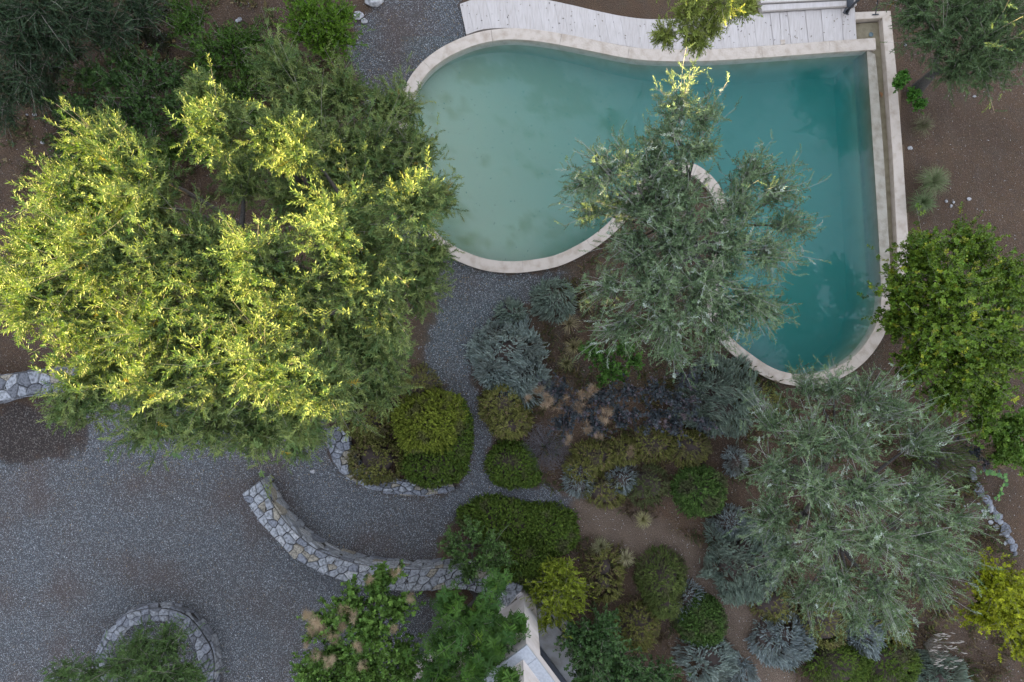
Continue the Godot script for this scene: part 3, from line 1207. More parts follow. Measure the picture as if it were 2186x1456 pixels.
func even(pts: Array, n: int, y: float) -> PackedVector2Array:
	var list := PackedVector2Array()
	for p in pts:
		var q := spot(p[0], p[1], y)
		list.append(Vector2(q.x, q.z))
	var path := smooth(list, 0.03)
	var run := [0.0]
	for i in range(1, path.size()):
		run.append(run[i - 1] + path[i].distance_to(path[i - 1]))
	var out := PackedVector2Array()
	var i := 0
	for k in n + 1:
		var want: float = run[-1] * k / n
		while i < path.size() - 2 and run[i + 1] < want:
			i += 1
		out.append(path[i].lerp(path[i + 1], clampf((want - run[i]) / maxf(run[i + 1] - run[i], 1e-5), 0, 1)))
	return out

func walls() -> void:
	var h := 0.62
	stone_wall("curved grey stone seat wall running from the courtyard to the house", even([[555, 1026], [574, 1062], [590, 1090], [619, 1126], [640, 1146], [668, 1169], [705, 1186], [763, 1204], [830, 1213], [892, 1216], [955, 1213], [1010, 1216], [1062, 1228], [1118, 1250]], 44, h), even([[516, 1055], [532, 1081], [562, 1121], [602, 1165], [632, 1192], [683, 1221], [736, 1241], [800, 1256], [850, 1261], [901, 1261], [960, 1256], [1012, 1262], [1062, 1283], [1092, 1306]], 44, h), h, 0.21, 3, 3)
	stone_wall("low stone edging curving under the clipped round shrubs", even([[745, 905], [748, 950], [765, 985], [795, 1008], [830, 1022], [880, 1030], [925, 1025], [955, 1015]], 30, 0.14), even([[697, 915], [697, 945], [715, 990], [742, 1020], [790, 1042], [850, 1054], [910, 1057], [973, 1045]], 30, 0.14), 0.14, 0.17, 3, 1, {"tints": [0, 1, 2, 2, 5, 4]})
	stone_wall("rough stone retaining wall at the left edge under the sunlit tree", even([[-60, 812], [0, 802], [50, 795], [110, 787], [170, 778]], 16, 0.35), even([[-60, 868], [0, 856], [50, 846], [110, 836], [170, 826]], 16, 0.35), 0.35, 0.24, 2, 2, {"tints": [0, 2, 5, 5, 1, 4]})
	stone_wall("round stone planter wall on the courtyard gravel", even([[230, 1480], [228, 1430], [237, 1388], [262, 1348], [297, 1330], [332, 1325], [367, 1329], [396, 1346], [416, 1380], [425, 1420], [422, 1480]], 34, 0.34), even([[196, 1480], [196, 1420], [206, 1387], [230, 1345], [268, 1312], [300, 1302], [330, 1298], [366, 1302], [402, 1317], [432, 1352], [453, 1390], [457, 1430], [452, 1480]], 34, 0.34), 0.34, 0.17, 2, 2, {"tints": [0, 2, 2, 5, 0]})
	rubble_wall("broken line of old stones across the soil near the right edge", [[2075, 1004], [2090, 1038], [2112, 1076], [2140, 1118], [2176, 1186]], ["stone0", "stone2", "stone5", "stone2"])

func slab(root: Node3D, called: String, m: String, corner: Vector3, a: Vector3, b: Vector3, y0: float, y1: float, chamfer := 0.006) -> void:
	# an upright block: plan corner, two plan edges, bottom and top
	var poly := PackedVector2Array()
	for p in [corner, corner + a, corner + a + b, corner + b]:
		poly.append(Vector2(p.x, p.z) - Vector2(root.position.x, root.position.z))
	put(prism(poly, y1, y0, chamfer), called, M[m], root)

func house() -> void:
	var c := spot(1117, 1266, 0.62)
	c.y = 0.0
	var root := thing("house", "corner of a pale plastered house with stepped upper storey and open veranda", "house", c)
	var a := Vector3(-0.8, 0, 0.6)
	var b := Vector3(0.6, 0, 0.8)
	# lower storey: wall on the left, a corner pier, a beam over the veranda on the right
	slab(root, "wall", "render", c + b * 0.02, a * 5.0, b * 0.25, 0.0, 3.28)
	slab(root, "pier", "render", c + b * 0.272, a * 0.25, b * 0.22, 0.0, 2.796)
	slab(root, "beam", "render", c + b * 0.272, a * 0.25, b * 5.0, 2.8, 3.28)
	slab(root, "plinth", "render", c - b * 0.06 + a * 0.02, a * 4.6, b * 0.078, 0.0, 0.64)
	slab(root, "ledge", "ledge", c - b * 0.02 - a * 0.04, a * 5.0, b * 0.30, 3.282, 3.35)
	slab(root, "ledge", "ledge", c + b * 0.283 - a * 0.04, a * 0.30, b * 5.0, 3.282, 3.35)
	slab(root, "upper_wall", "render", c + b * 0.15 + a * 0.17, a * 4.5, b * 0.2, 3.28, 5.7)
	slab(root, "upper_wall", "render", c + b * 0.353 + a * 0.17, a * 0.2, b * 4.5, 3.28, 5.7)
	slab(root, "roof", "render", c + b * 0.354 + a * 0.373, a * 4.2, b * 4.2, 5.5, 5.62)
	slab(root, "back_wall", "render", c + b * 0.3 + a * 2.2, a * 0.2, b * 5.0, 0.0, 3.27)
	slab(root, "veranda_floor", "paving", c + b * 0.5 - a * 0.12, a * 2.3, b * 5.0, -0.1, 0.5)
	slab(root, "gap_shade_strip", "metal", c + b * 0.52 + a * 0.44, a * 0.14, b * 4.9, 0.48, 0.56)  # dark strip added to draw the shaded gap below the beam
	slab(root, "paving", "paving", spot(1008, 1392), a * 0.7, b * 0.55, -0.1, 0.035)
	slab(root, "kerb", "paving", c - a * 0.30 - b * 0.2, a * 0.14, b * 3.0, -0.1, 0.42)

# ---------------------------------------------------------------- planting
func trees() -> void:
	var olive := [Color(0.082, 0.145, 0.048), Color(0.245, 0.29, 0.095), Color(0.36, 0.27, 0.04), 0.003]
	var silver := [Color(0.095, 0.16, 0.07), Color(0.25, 0.325, 0.175), Color(0.42, 0.48, 0.40), 0.06]
	tree("olive_tree", "largest olive tree with broad crown catching low yellow sunlight", "tree", spot(700, 620), [
		[230, 330, 5.92, 0.57], [160, 420, 5.87, 0.54], [300, 420, 6.19, 0.64], [90, 520, 5.11, 0.53], [200, 540, 6.26, 0.65], [70, 640, 5.79, 0.52], [330, 560, 6.16, 0.63], [180, 680, 5.79, 0.59], [440, 540, 5.99, 0.62], [470, 650, 6.19, 0.74], [330, 700, 6.30, 0.61], [560, 560, 6.74, 0.57], [640, 640, 6.61, 0.53], [760, 540, 6.49, 0.58], [780, 620, 6.65, 0.46], [720, 480, 7.14, 0.49], [200, 800, 5.92, 0.59], [330, 830, 6.34, 0.60], [460, 800, 6.34, 0.69], [590, 780, 6.87, 0.65], [690, 820, 7.08, 0.51], [640, 880, 6.55, 0.45], [440, 900, 6.08, 0.44], [330, 910, 6.00, 0.41], [550, 920, 6.09, 0.46], [160, 870, 5.79, 0.30], [470, 265, 6.45, 0.49], [430, 205, 5.86, 0.27], [590, 290, 6.44, 0.40], [640, 315, 6.68, 0.35], [890, 440, 7.03, 0.41], [830, 690, 6.38, 0.38], [20, 600, 5.24, 0.45],
		[600, 140, 3.6, 0.5], [650, 220, 3.6, 0.6], [740, 190, 3.2, 0.5], [700, 330, 3.8, 0.7], [800, 320, 3.4, 0.7], [850, 230, 3.0, 0.55], [890, 320, 3.2, 0.5], [780, 420, 3.8, 0.6], [880, 400, 3.2, 0.5], [930, 420, 3.2, 0.42], [620, 420, 3.6, 0.55], [520, 370, 3.2, 0.5], [820, 760, 3.6, 0.6], [850, 560, 3.4, 0.6], [900, 610, 3.0, 0.5], [930, 550, 2.8, 0.4], [760, 740, 3.8, 0.6], [700, 700, 4.0, 0.7], [820, 830, 3.2, 0.45], [740, 850, 3.4, 0.5], [650, 940, 3.4, 0.4]],
		{"leaf": "olive", "colors": olive, "twigs": 96, "grow": 1.14, "sprigs": 8, "trunk": 0.24, "up": 0.25, "reach": 0.98, "size": 1.06, "shoots": 0.03})
	tree("olive_tree", "sparse silvery olive tree leaning over the pool from the peninsula", "tree", spot(1470, 540), [
		[1450, 225, 5.2, 0.36], [1500, 250, 4.8, 0.34], [1440, 285, 4.8, 0.32], [1400, 320, 4.4, 0.3], [1290, 370, 4.9, 0.36], [1340, 350, 4.9, 0.34], [1250, 390, 4.8, 0.3], [1380, 360, 4.3, 0.36], [1350, 440, 4.0, 0.4], [1390, 400, 4.1, 0.45], [1300, 440, 3.7, 0.36], [1460, 430, 4.0, 0.42], [1600, 370, 3.6, 0.42], [1655, 410, 3.6, 0.42], [1580, 440, 3.8, 0.48], [1685, 480, 3.4, 0.36], [1560, 520, 4.0, 0.5], [1640, 540, 3.8, 0.46], [1440, 530, 4.0, 0.5], [1350, 520, 3.7, 0.42], [1500, 600, 4.0, 0.5], [1600, 640, 3.7, 0.46], [1380, 620, 3.9, 0.46], [1300, 610, 3.6, 0.38], [1320, 700, 3.5, 0.42], [1420, 690, 3.8, 0.46], [1440, 750, 3.4, 0.34], [1560, 680, 3.5, 0.36], [1640, 660, 3.2, 0.32], [1520, 710, 3.3, 0.34], [1530, 480, 3.9, 0.36], [1545, 560, 3.8, 0.38], [1535, 640, 3.6, 0.38], [1480, 660, 3.8, 0.38], [1470, 500, 4.0, 0.4], [1255, 450, 3.5, 0.3], [1420, 600, 4.0, 0.4], [1370, 560, 3.8, 0.38], [1460, 330, 4.4, 0.28], [1500, 315, 4.3, 0.24], [1430, 375, 4.2, 0.34], [1410, 450, 4.1, 0.4]],
		{"leaf": "olive_long", "colors": silver, "twigs": 86, "sprigs": 7, "grow": 1.1, "wood": "pale_twig", "trunk": 0.15, "up": 0.1, "reach": 1.3, "size": 0.98, "flow": 0.5, "shoots": 0.24, "twig": 0.007})
	tree("olive_tree", "wide silvery olive tree with long drooping shoots above the dirt path", "tree", spot(1700, 1010), [
		[1720, 825, 2.9, 0.34], [1780, 830, 3.1, 0.36], [1850, 850, 3.2, 0.42], [1900, 880, 3.2, 0.42], [1960, 940, 3.0, 0.44], [1640, 900, 3.0, 0.42], [1720, 930, 3.6, 0.5], [1820, 950, 3.8, 0.52], [1650, 1000, 3.4, 0.44], [1740, 1040, 4.0, 0.52], [1850, 1050, 4.1, 0.52], [1950, 1060, 3.6, 0.48], [1650, 1100, 3.4, 0.44], [1760, 1140, 4.0, 0.5], [1880, 1150, 4.0, 0.52], [1980, 1150, 3.4, 0.46], [1680, 1190, 3.2, 0.42], [1780, 1240, 3.6, 0.48], [1880, 1260, 3.4, 0.44], [1970, 1230, 3.0, 0.42], [2030, 1190, 2.8, 0.36], [1830, 1310, 2.8, 0.34], [1900, 1310, 2.8, 0.3], [1720, 1270, 2.8, 0.34], [2040, 1100, 3.0, 0.34]],
		{"leaf": "olive_long", "colors": silver, "twigs": 86, "sprigs": 7, "grow": 1.1, "wood": "pale_twig", "trunk": 0.16, "up": 0.05, "reach": 1.3, "size": 0.98, "flow": 0.5, "shoots": 0.24, "twig": 0.007})
	tree("carob_tree", "dense dark green broadleaf tree overhanging the right end of the pool", "tree", spot(1930, 690), [
		[1960, 540, 2.65, 0.5], [2060, 520, 2.65, 0.48], [1920, 620, 2.65, 0.48], [2030, 610, 3.25, 0.6], [2130, 590, 2.85, 0.52], [1915, 690, 2.45, 0.42], [2010, 700, 3.25, 0.6], [2110, 690, 3.05, 0.6], [1960, 780, 2.65, 0.5], [2060, 780, 2.85, 0.56], [2150, 760, 2.65, 0.5], [2010, 850, 2.25, 0.42], [2100, 850, 2.25, 0.42], [2180, 640, 2.45, 0.42]],
		{"leaf": "broad", "mat": "leaf_gloss", "colors": [Color(0.06, 0.12, 0.012), Color(0.145, 0.215, 0.02), Color(0.27, 0.29, 0.025), 0.06], "twigs": 110, "grow": 1.18, "sprigs": 9, "trunk": 0.15, "up": 0.5, "size": 0.82, "reach": 1.0})
	tree("olive_tree", "bushy green olive tree at the top right corner beyond the channel", "tree", spot(1950, 200), [
		[1960, 20, 2.45, 0.42], [2050, 10, 2.65, 0.5], [2150, 20, 2.65, 0.5], [2000, 80, 2.45, 0.42], [2090, 90, 2.65, 0.48], [2170, 100, 2.45, 0.44], [2040, 150, 2.25, 0.36], [2120, 150, 2.25, 0.36], [1930, -20, 2.25, 0.3]],
		{"leaf": "olive", "colors": [Color(0.075, 0.125, 0.05), Color(0.12, 0.17, 0.075), Color(0.35, 0.22, 0.03), 0.003], "twigs": 85, "grow": 1.2, "sprigs": 7, "trunk": 0.13, "up": 0.1, "reach": 1.2})
	tree("olive_tree", "yellow-green olive bough hanging over the deck at the top edge", "tree", spot(1500, -210), [
		[1480, 0, 4.4, 0.3], [1545, 10, 4.3, 0.26], [1470, 50, 4.2, 0.22], [1490, 88, 4.0, 0.14], [1420, 76, 3.9, 0.12], [1590, 20, 4.0, 0.16], [1515, 60, 4.0, 0.16], [1450, -60, 4.0, 0.35]],
		{"leaf": "olive", "colors": [Color(0.18, 0.225, 0.05), Color(0.28, 0.31, 0.07)], "twigs": 75, "sprigs": 6, "trunk": 0.03, "up": 0.0, "reach": 1.3})
	tree("young_tree", "bright yellow-green small tree at the right edge near the bottom", "tree", spot(2040, 1210), [
		[2110, 1235, 2.2, 0.42], [2165, 1260, 2.2, 0.42], [2085, 1300, 2.0, 0.34], [2140, 1320, 2.2, 0.44], [2180, 1375, 1.9, 0.34], [2120, 1260, 2.5, 0.34], [2190, 1310, 2.2, 0.4]],
		{"leaf": "broad", "colors": [Color(0.19, 0.23, 0.01), Color(0.33, 0.34, 0.015)], "twigs": 90, "sprigs": 7, "grow": 1.3, "trunk": 0.08, "up": 0.4, "size": 0.75})
	tree("smoke_tree", "green smoke tree with beige feathery plumes beside the seat wall", "tree", spot(800, 1260), [
		[815, 1235, 2.4, 0.36], [745, 1290, 2.6, 0.42], [850, 1290, 2.6, 0.36], [695, 1330, 2.2, 0.36], [790, 1350, 2.8, 0.46], [710, 1400, 2.4, 0.42], [790, 1430, 2.6, 0.46], [870, 1390, 2.4, 0.36], [660, 1440, 2.0, 0.36], [870, 1455, 2.4, 0.4], [720, 1470, 2.4, 0.4]],
		{"leaf": "oval", "colors": [Color(0.075, 0.15, 0.028), Color(0.14, 0.235, 0.045)], "twigs": 70, "sprigs": 7, "grow": 1.3, "trunk": 0.09, "up": 0.5, "size": 1.05, "fork": 0.25,
		"plumes": [[655, 1310, 2.7, 1.1, 6], [668, 1340, 2.8, 1.2, 6], [692, 1345, 2.9, 1.2, 6], [712, 1362, 3.0, 1.0, 5], [655, 1372, 2.6, 1.1, 5], [676, 1322, 3.0, 1.3, 6], [790, 1235, 3.0, 1.0], [845, 1220, 3.0, 1.0], [735, 1300, 3.1, 1.1], [752, 1318, 3.1, 1.1], [760, 1385, 3.3, 1.0], [840, 1340, 3.2, 1.0], [700, 1410, 3.0, 1.2], [672, 1395, 2.9, 1.1], [880, 1275, 3.1, 0.9], [775, 1420, 3.2, 1.0], [725, 1340, 3.1, 1.2]]})
	tree("pistachio_tree", "green tree with feathery paired leaflets leaning against the house corner", "tree", spot(1010, 1260), [
		[960, 1285, 2.6, 0.36], [1035, 1300, 2.8, 0.36], [1062, 1245, 2.9, 0.2], [1000, 1350, 3.0, 0.46], [1075, 1345, 3.0, 0.34], [945, 1390, 2.6, 0.42], [1030, 1420, 2.9, 0.46], [1100, 1440, 3.2, 0.25], [930, 1450, 2.5, 0.4], [1020, 1470, 2.8, 0.4], [1105, 1330, 2.9, 0.16], [1055, 1385, 3.7, 0.24], [1015, 1435, 3.9, 0.3], [1085, 1448, 3.9, 0.2]],
		{"leaf": "pinnate", "colors": [Color(0.03, 0.08, 0.015), Color(0.07, 0.145, 0.02), Color(0.14, 0.24, 0.03), 0.025], "twigs": 60, "sprigs": 4, "grow": 1.3, "trunk": 0.09, "up": 0.6, "size": 1.0, "fork": 0.25})
	tree("olive_tree", "small green olive growing in the round stone planter", "tree", spot(330, 1400, 0.4) * Vector3(1, 0, 1), [
		[300, 1375, 1.9, 0.34], [370, 1370, 1.9, 0.34], [250, 1420, 1.8, 0.36], [330, 1430, 2.2, 0.42], [400, 1430, 2.0, 0.34], [190, 1440, 1.7, 0.32], [140, 1440, 1.6, 0.25], [290, 1470, 2.1, 0.42], [360, 1480, 2.1, 0.4], [425, 1470, 1.9, 0.28]],
		{"leaf": "olive", "colors": [Color(0.075, 0.135, 0.04), Color(0.12, 0.19, 0.06)], "twigs": 95, "grow": 1.2, "sprigs": 6, "trunk": 0.09, "up": 0.2, "reach": 1.25, "size": 0.9})
	tree("pine_tree", "dark feathery conifer at the top left corner", "tree", spot(110, 60), [
		[20, 30, 2.6, 0.4], [90, 10, 2.8, 0.4], [150, 40, 2.4, 0.36], [30, 110, 2.3, 0.4], [60, 160, 1.9, 0.36], [200, 10, 2.2, 0.36], [250, 60, 1.8, 0.36], [10, 190, 1.7, 0.3], [130, 90, 2.0, 0.36], [60, 70, 2.5, 0.36], [310, 20, 1.5, 0.34], [90, 200, 1.4, 0.3], [0, 250, 1.2, 0.26]],
		{"leaf": "felt", "colors": [Color(0.04, 0.075, 0.04), Color(0.075, 0.115, 0.06), Color(0.10, 0.085, 0.055), 0.08], "twigs": 150, "grow": 1.3, "sprigs": 9, "trunk": 0.08, "up": 0.1, "reach": 1.1, "size": 1.5})
	tree("carob_tree", "yellow-tinged leafy bush tumbling over the soil below the carob tree", "tree", spot(2080, 900), [
		[2090, 900, 1.6, 0.36], [2140, 940, 1.5, 0.4], [2170, 900, 1.6, 0.36], [2120, 970, 1.2, 0.3], [2175, 970, 1.2, 0.3]],
		{"leaf": "oval", "colors": [Color(0.07, 0.14, 0.02), Color(0.14, 0.22, 0.03)], "twigs": 70, "sprigs": 6, "grow": 1.2, "trunk": 0.05, "up": 0.5, "size": 1.1})

func shrubs() -> void:
	var lime := [Color(0.150, 0.194, 0.022), Color(0.237, 0.269, 0.037)]
	var moss := [Color(0.074, 0.128, 0.020), Color(0.128, 0.182, 0.027)]
	var dull := [Color(0.135, 0.142, 0.034), Color(0.216, 0.209, 0.061), Color(0.216, 0.162, 0.081), 0.12]
	var deep := [Color(0.063, 0.119, 0.028), Color(0.112, 0.189, 0.042)]
	var steel := [Color(0.23, 0.29, 0.265), Color(0.42, 0.48, 0.44)]
	var blue := [Color(0.24, 0.29, 0.295), Color(0.40, 0.45, 0.45)]
	var sage := [Color(0.18, 0.24, 0.19), Color(0.29, 0.35, 0.28)]
	var plum := [Color(0.042, 0.055, 0.060), Color(0.078, 0.088, 0.096), Color(0.117, 0.098, 0.111), 0.2]
	# clipped mounds in the curved bed
	shrub("clipped_shrub", "large clipped round yellow-green dome in the curved bed", [[912, 905, 78, 66, 0]], 1.15, {"leaf": "box", "colors": lime, "density": 800, "bump": 0.1, "gap": -0.6, "size": 1.15})
	shrub("clipped_shrub", "low green clipped cushion wrapping below the large round dome", [[925, 990, 72, 50, -8], [975, 930, 30, 70, 0]], 0.55, {"leaf": "box", "colors": moss, "density": 800, "bump": 0.06, "size": 1.1})
	shrub("clipped_shrub", "patchy brown and green mound above the stone edging", [[800, 982, 62, 52, 10]], 0.6, {"leaf": "box", "colors": dull, "density": 700, "bump": 0.12, "gap": -0.2, "core": 0.62, "size": 1.1})
	shrub("clipped_shrub", "dull olive mound between the sunlit tree and the round dome", [[780, 895, 62, 45, 20]], 0.65, {"leaf": "box", "colors": dull, "density": 700, "bump": 0.14, "gap": -0.25, "core": 0.62, "size": 1.1})
	shrub("clipped_shrub", "small yellow-green bush under the sunlit tree beside the path", [[895, 822, 36, 36, 0]], 0.5, {"leaf": "small", "colors": dull, "density": 420, "gap": -0.2})
	shrub("clipped_shrub", "small smooth green cushion on the right side of the gravel path", [[1090, 992, 52, 44, 15], [1125, 1018, 28, 20, 15]], 0.45, {"leaf": "box", "colors": moss, "density": 800, "bump": 0.1, "size": 1.05})
	shrub("hedge", "widest smooth green hedge above the seat wall", [[1080, 1120, 100, 48, 8], [1170, 1135, 62, 52, 10], [1110, 1190, 72, 50, -25], [1130, 1215, 40, 40, 0]], 0.75, {"leaf": "box", "colors": moss, "density": 800, "bump": 0.14, "category": "hedge", "size": 1.15})
	tree("laurel_shrub", "glossy dark green leafy bush growing over hedge and seat wall", "shrub", spot(1000, 1165), [
		[960, 1150, 1.3, 0.3], [1010, 1130, 1.4, 0.28], [1050, 1160, 1.4, 0.28], [980, 1190, 1.4, 0.3], [1030, 1200, 1.4, 0.3], [1075, 1190, 1.2, 0.22], [1000, 1225, 1.2, 0.22]],
		{"leaf": "broad", "mat": "leaf_gloss", "colors": [Color(0.06, 0.11, 0.03), Color(0.10, 0.17, 0.045)], "twigs": 80, "sprigs": 5, "grow": 1.2, "trunk": 0.05, "up": 0.5, "size": 0.75})
	tree("lemon_shrub", "bright lime-green small-leaved bush beside the house corner", "shrub", spot(1185, 1240), [
		[1170, 1235, 1.2, 0.26], [1215, 1235, 1.3, 0.26], [1190, 1270, 1.4, 0.3], [1225, 1285, 1.2, 0.24], [1170, 1290, 1.2, 0.26], [1200, 1310, 1.2, 0.26], [1175, 1205, 1.2, 0.14], [1165, 1330, 1.0, 0.18], [1238, 1258, 1.2, 0.2], [1205, 1208, 1.2, 0.18], [1150, 1262, 1.1, 0.18]],
		{"leaf": "small", "colors": [Color(0.16, 0.21, 0.018), Color(0.27, 0.31, 0.035)], "twigs": 90, "sprigs": 7, "grow": 1.5, "trunk": 0.04, "up": 0.5, "size": 1.2})
	tree("laurel_shrub", "big dark green rounded bush right of the house veranda", "shrub", spot(1225, 1350), [
		[1225, 1355, 1.3, 0.34], [1285, 1350, 1.4, 0.34], [1260, 1400, 1.6, 0.42], [1320, 1400, 1.3, 0.3], [1250, 1450, 1.4, 0.36], [1310, 1450, 1.4, 0.36], [1370, 1440, 1.1, 0.34], [1290, 1320, 1.0, 0.24], [1420, 1450, 1.0, 0.34]],
		{"leaf": "broad", "mat": "leaf_gloss", "colors": [Color(0.045, 0.095, 0.03), Color(0.08, 0.15, 0.045)], "twigs": 90, "sprigs": 6, "grow": 1.5, "trunk": 0.06, "up": 0.5, "size": 0.8})
	# silver plants along the gravel path
	shrub("lavender", "large silver-blue lavender clump right of the gravel path", [[1078, 755, 76, 72, 0]], 0.62, {"leaf": "needle", "colors": steel, "density": 800, "bump": 0.3, "up": 0.1, "wild": 0.45, "comb": 2.4, "core": 0.6, "gap": -0.22, "size": 0.95, "worn": 0.3})
	shrub("lavender", "lower silver-blue lavender clump touching the yellow-green mound", [[1100, 810, 58, 53, 0]], 0.47, {"leaf": "needle", "colors": steel, "density": 800, "bump": 0.3, "up": 0.1, "wild": 0.45, "comb": 2.4, "core": 0.6, "gap": -0.22, "size": 0.95, "worn": 0.3})
	shrub("lavender", "small grey-green clump on bare soil near the pool rim", [[1175, 640, 40, 36, 0]], 0.43, {"leaf": "needle", "colors": sage, "density": 800, "bump": 0.3, "up": 0.1, "wild": 0.45, "comb": 2.4, "core": 0.6, "gap": -0.22, "size": 0.95, "worn": 0.3})
	shrub("lavender", "few thin silver stems at the gravel edge above the large lavender", [[1090, 668, 26, 23, 0]], 0.33, {"leaf": "needle", "colors": sage, "density": 800, "bump": 0.3, "up": 0.1, "wild": 0.45, "comb": 2.4, "core": 0.6, "gap": -0.22, "size": 0.95, "worn": 0.3})
	shrub("rounded_shrub", "yellow-green rounded bush beside the path below the lavender", [[1070, 868, 44, 46, 0], [1085, 900, 42, 36, 0]], 0.75, {"leaf": "small", "colors": dull, "density": 560, "bump": 0.15, "gap": -0.3})
	spray("dead_brush", "bare grey twiggy brush between the mounds", 1165, 955, 58, 0.45, {"stems": 420, "stem": 0.0035, "foot": 0.95, "lift": 0.02, "category": "brush", "colors": dull, "sprigs": 0})
	# the smoke bushes and what grows round them
	tree("smoke_bush", "dark purple smoke bush with tan plumes in the middle of the bed", "shrub", spot(1270, 850), [
		[1180, 830, 1.2, 0.32], [1230, 870, 1.3, 0.34], [1290, 850, 1.4, 0.36], [1200, 900, 1.1, 0.3], [1270, 910, 1.2, 0.32], [1340, 890, 1.2, 0.32]],
		{"leaf": "oval", "size": 0.72, "mat": "leaf_matt", "colors": plum, "twigs": 70, "sprigs": 6, "grow": 1.25, "trunk": 0.05, "up": 0.5, "wood": "dark_twig", "fork": 0.2, "plume_color": [Color(0.23, 0.17, 0.105), Color(0.31, 0.225, 0.145)],
		"plumes": [[1172, 848, 1.9, 1.2, 5], [1150, 835, 1.8, 1.2, 5], [1165, 862, 1.8, 1.2, 5], [1245, 845, 2.0, 1.2, 5], [1262, 830, 2.0, 1.2, 5], [1236, 868, 2.0, 1.2, 5], [1232, 872, 2.0, 1.2, 4], [1298, 877, 2.0, 1.2, 5], [1255, 910, 1.9, 1.2, 5], [1280, 932, 1.8, 1.1, 4], [1290, 895, 1.8, 1.0, 3], [1345, 962, 1.5, 1.1, 5], [1215, 940, 1.6, 1.0, 3], [1190, 870, 1.8, 1.0, 3], [1205, 850, 1.8, 1.0, 3], [1130, 850, 1.6, 1.0, 3]]})
	tree("smoke_bush", "blackish blue smoke bush next to the silver clump at the pool end", "shrub", spot(1430, 850), [
		[1400, 830, 1.3, 0.32], [1450, 860, 1.3, 0.34], [1390, 890, 1.2, 0.32], [1470, 810, 1.1, 0.28], [1440, 910, 1.1, 0.28], [1340, 830, 1.2, 0.28], [1500, 900, 1.0, 0.24]],
		{"leaf": "oval", "size": 0.72, "mat": "leaf_matt", "colors": plum, "twigs": 66, "sprigs": 6, "grow": 1.25, "trunk": 0.05, "up": 0.5, "wood": "dark_twig", "fork": 0.2, "plume_color": [Color(0.16, 0.13, 0.14), Color(0.2, 0.15, 0.15)],
		"plumes": [[1420, 905, 1.4, 0.8, 3], [1460, 890, 1.4, 0.8, 3], [1480, 850, 1.4, 0.7, 2], [1390, 915, 1.3, 0.7, 2]]})
	tree("leafy_shrub", "fresh green leafy bush in the shade under the peninsula olive", "shrub", spot(1310, 770), [
		[1275, 760, 0.9, 0.28], [1320, 790, 1.0, 0.32], [1360, 770, 0.9, 0.28], [1290, 800, 0.9, 0.28], [1340, 740, 0.9, 0.28], [1255, 745, 0.7, 0.2]],
		{"leaf": "broad", "colors": [Color(0.05, 0.125, 0.02), Color(0.09, 0.19, 0.03)], "twigs": 70, "sprigs": 5, "grow": 1.2, "trunk": 0.03, "up": 0.5, "size": 0.75})
	shrub("rosemary", "dark silver feathery clump beside the lower pool rim", [[1535, 850, 82, 75, 0]], 0.85, {"leaf": "needle", "colors": sage, "density": 800, "bump": 0.3, "up": 0.1, "wild": 0.45, "comb": 2.4, "core": 0.6, "gap": -0.22, "size": 0.95, "worn": 0.3})
	shrub("low_shrub", "brown-green low growth along the lower pool rim", [[1620, 850, 50, 30, 20]], 0.3, {"leaf": "small", "colors": dull, "density": 320, "gap": -0.1})
	var olives := [[1275, 975, 52, 30, "first olive-green mound below the purple smoke bush"], [1395, 950, 52, 30, "olive-green mound centred below the two smoke bushes"], [1470, 958, 40, 34, "compact yellow-olive mound left of the large silvery olive"], [1330, 965, 40, 26, "narrow olive-green mound squeezed between two wider ones"], [1245, 1000, 34, 26, "small rusty green mound above the blue tuft by the path"]]
	for q in olives:
		shrub("rounded_shrub", q[4], [[q[0], q[1], q[2], q[3], 0]], 0.5, {"leaf": "small", "colors": dull, "density": 520, "gap": -0.25, "group": "olive-green mounds in the middle bed"})
	shrub("felt_shrub", "blue-grey felty clump at the bend of the gravel path", [[1236, 1025, 26, 32, 0]], 0.4, {"leaf": "felt", "colors": blue, "density": 520, "up": 0.7})
	shrub("felt_shrub", "pale blue-grey spiky clump between two green mounds", [[1330, 1025, 32, 24, -20]], 0.4, {"leaf": "felt", "colors": blue, "density": 460, "up": 0.7})
	shrub("rounded_shrub", "dull green mound below the spiky blue-grey clump", [[1380, 1040, 42, 36, 0]], 0.45, {"leaf": "small", "colors": [Color(0.09, 0.11, 0.04), Color(0.14, 0.155, 0.06)], "density": 480, "gap": -0.2})
	shrub("rounded_shrub", "mossy mound just right of the blue-grey felty clump", [[1292, 1050, 38, 30, 0]], 0.4, {"leaf": "small", "colors": dull, "density": 480, "gap": -0.2})
	shrub("rounded_shrub", "round mid-green bush left of the wide silvery olive", [[1495, 1052, 48, 50, 0]], 0.7, {"leaf": "small", "colors": deep, "density": 560, "size": 1.3})
	shrub("felt_shrub", "blue-grey sprig standing close to the wide olive's left side", [[1570, 985, 18, 26, 0]], 0.5, {"leaf": "felt", "colors": blue, "density": 480, "up": 0.7})
	shrub("felt_shrub", "round blue-grey ball at the top of the path under the wide olive", [[1562, 1118, 30, 30, 0]], 0.5, {"leaf": "felt", "colors": blue, "density": 560, "up": 0.5})
	shrub("rosemary", "largest dark grey-green feathery clump beside the dirt path", [[1592, 1200, 84, 77, 0]], 0.76, {"leaf": "needle", "colors": sage, "density": 800, "bump": 0.3, "up": 0.1, "wild": 0.45, "comb": 2.4, "core": 0.6, "gap": -0.22, "size": 0.95, "worn": 0.3})
	# lower bed
	shrub("rounded_shrub", "dark blackish shrub with yellow-green tips below the hedge", [[1290, 1215, 42, 46, 0], [1290, 1250, 36, 36, 0]], 0.55, {"leaf": "small", "colors": dull, "density": 420, "gap": -0.12, "core": 0.45})
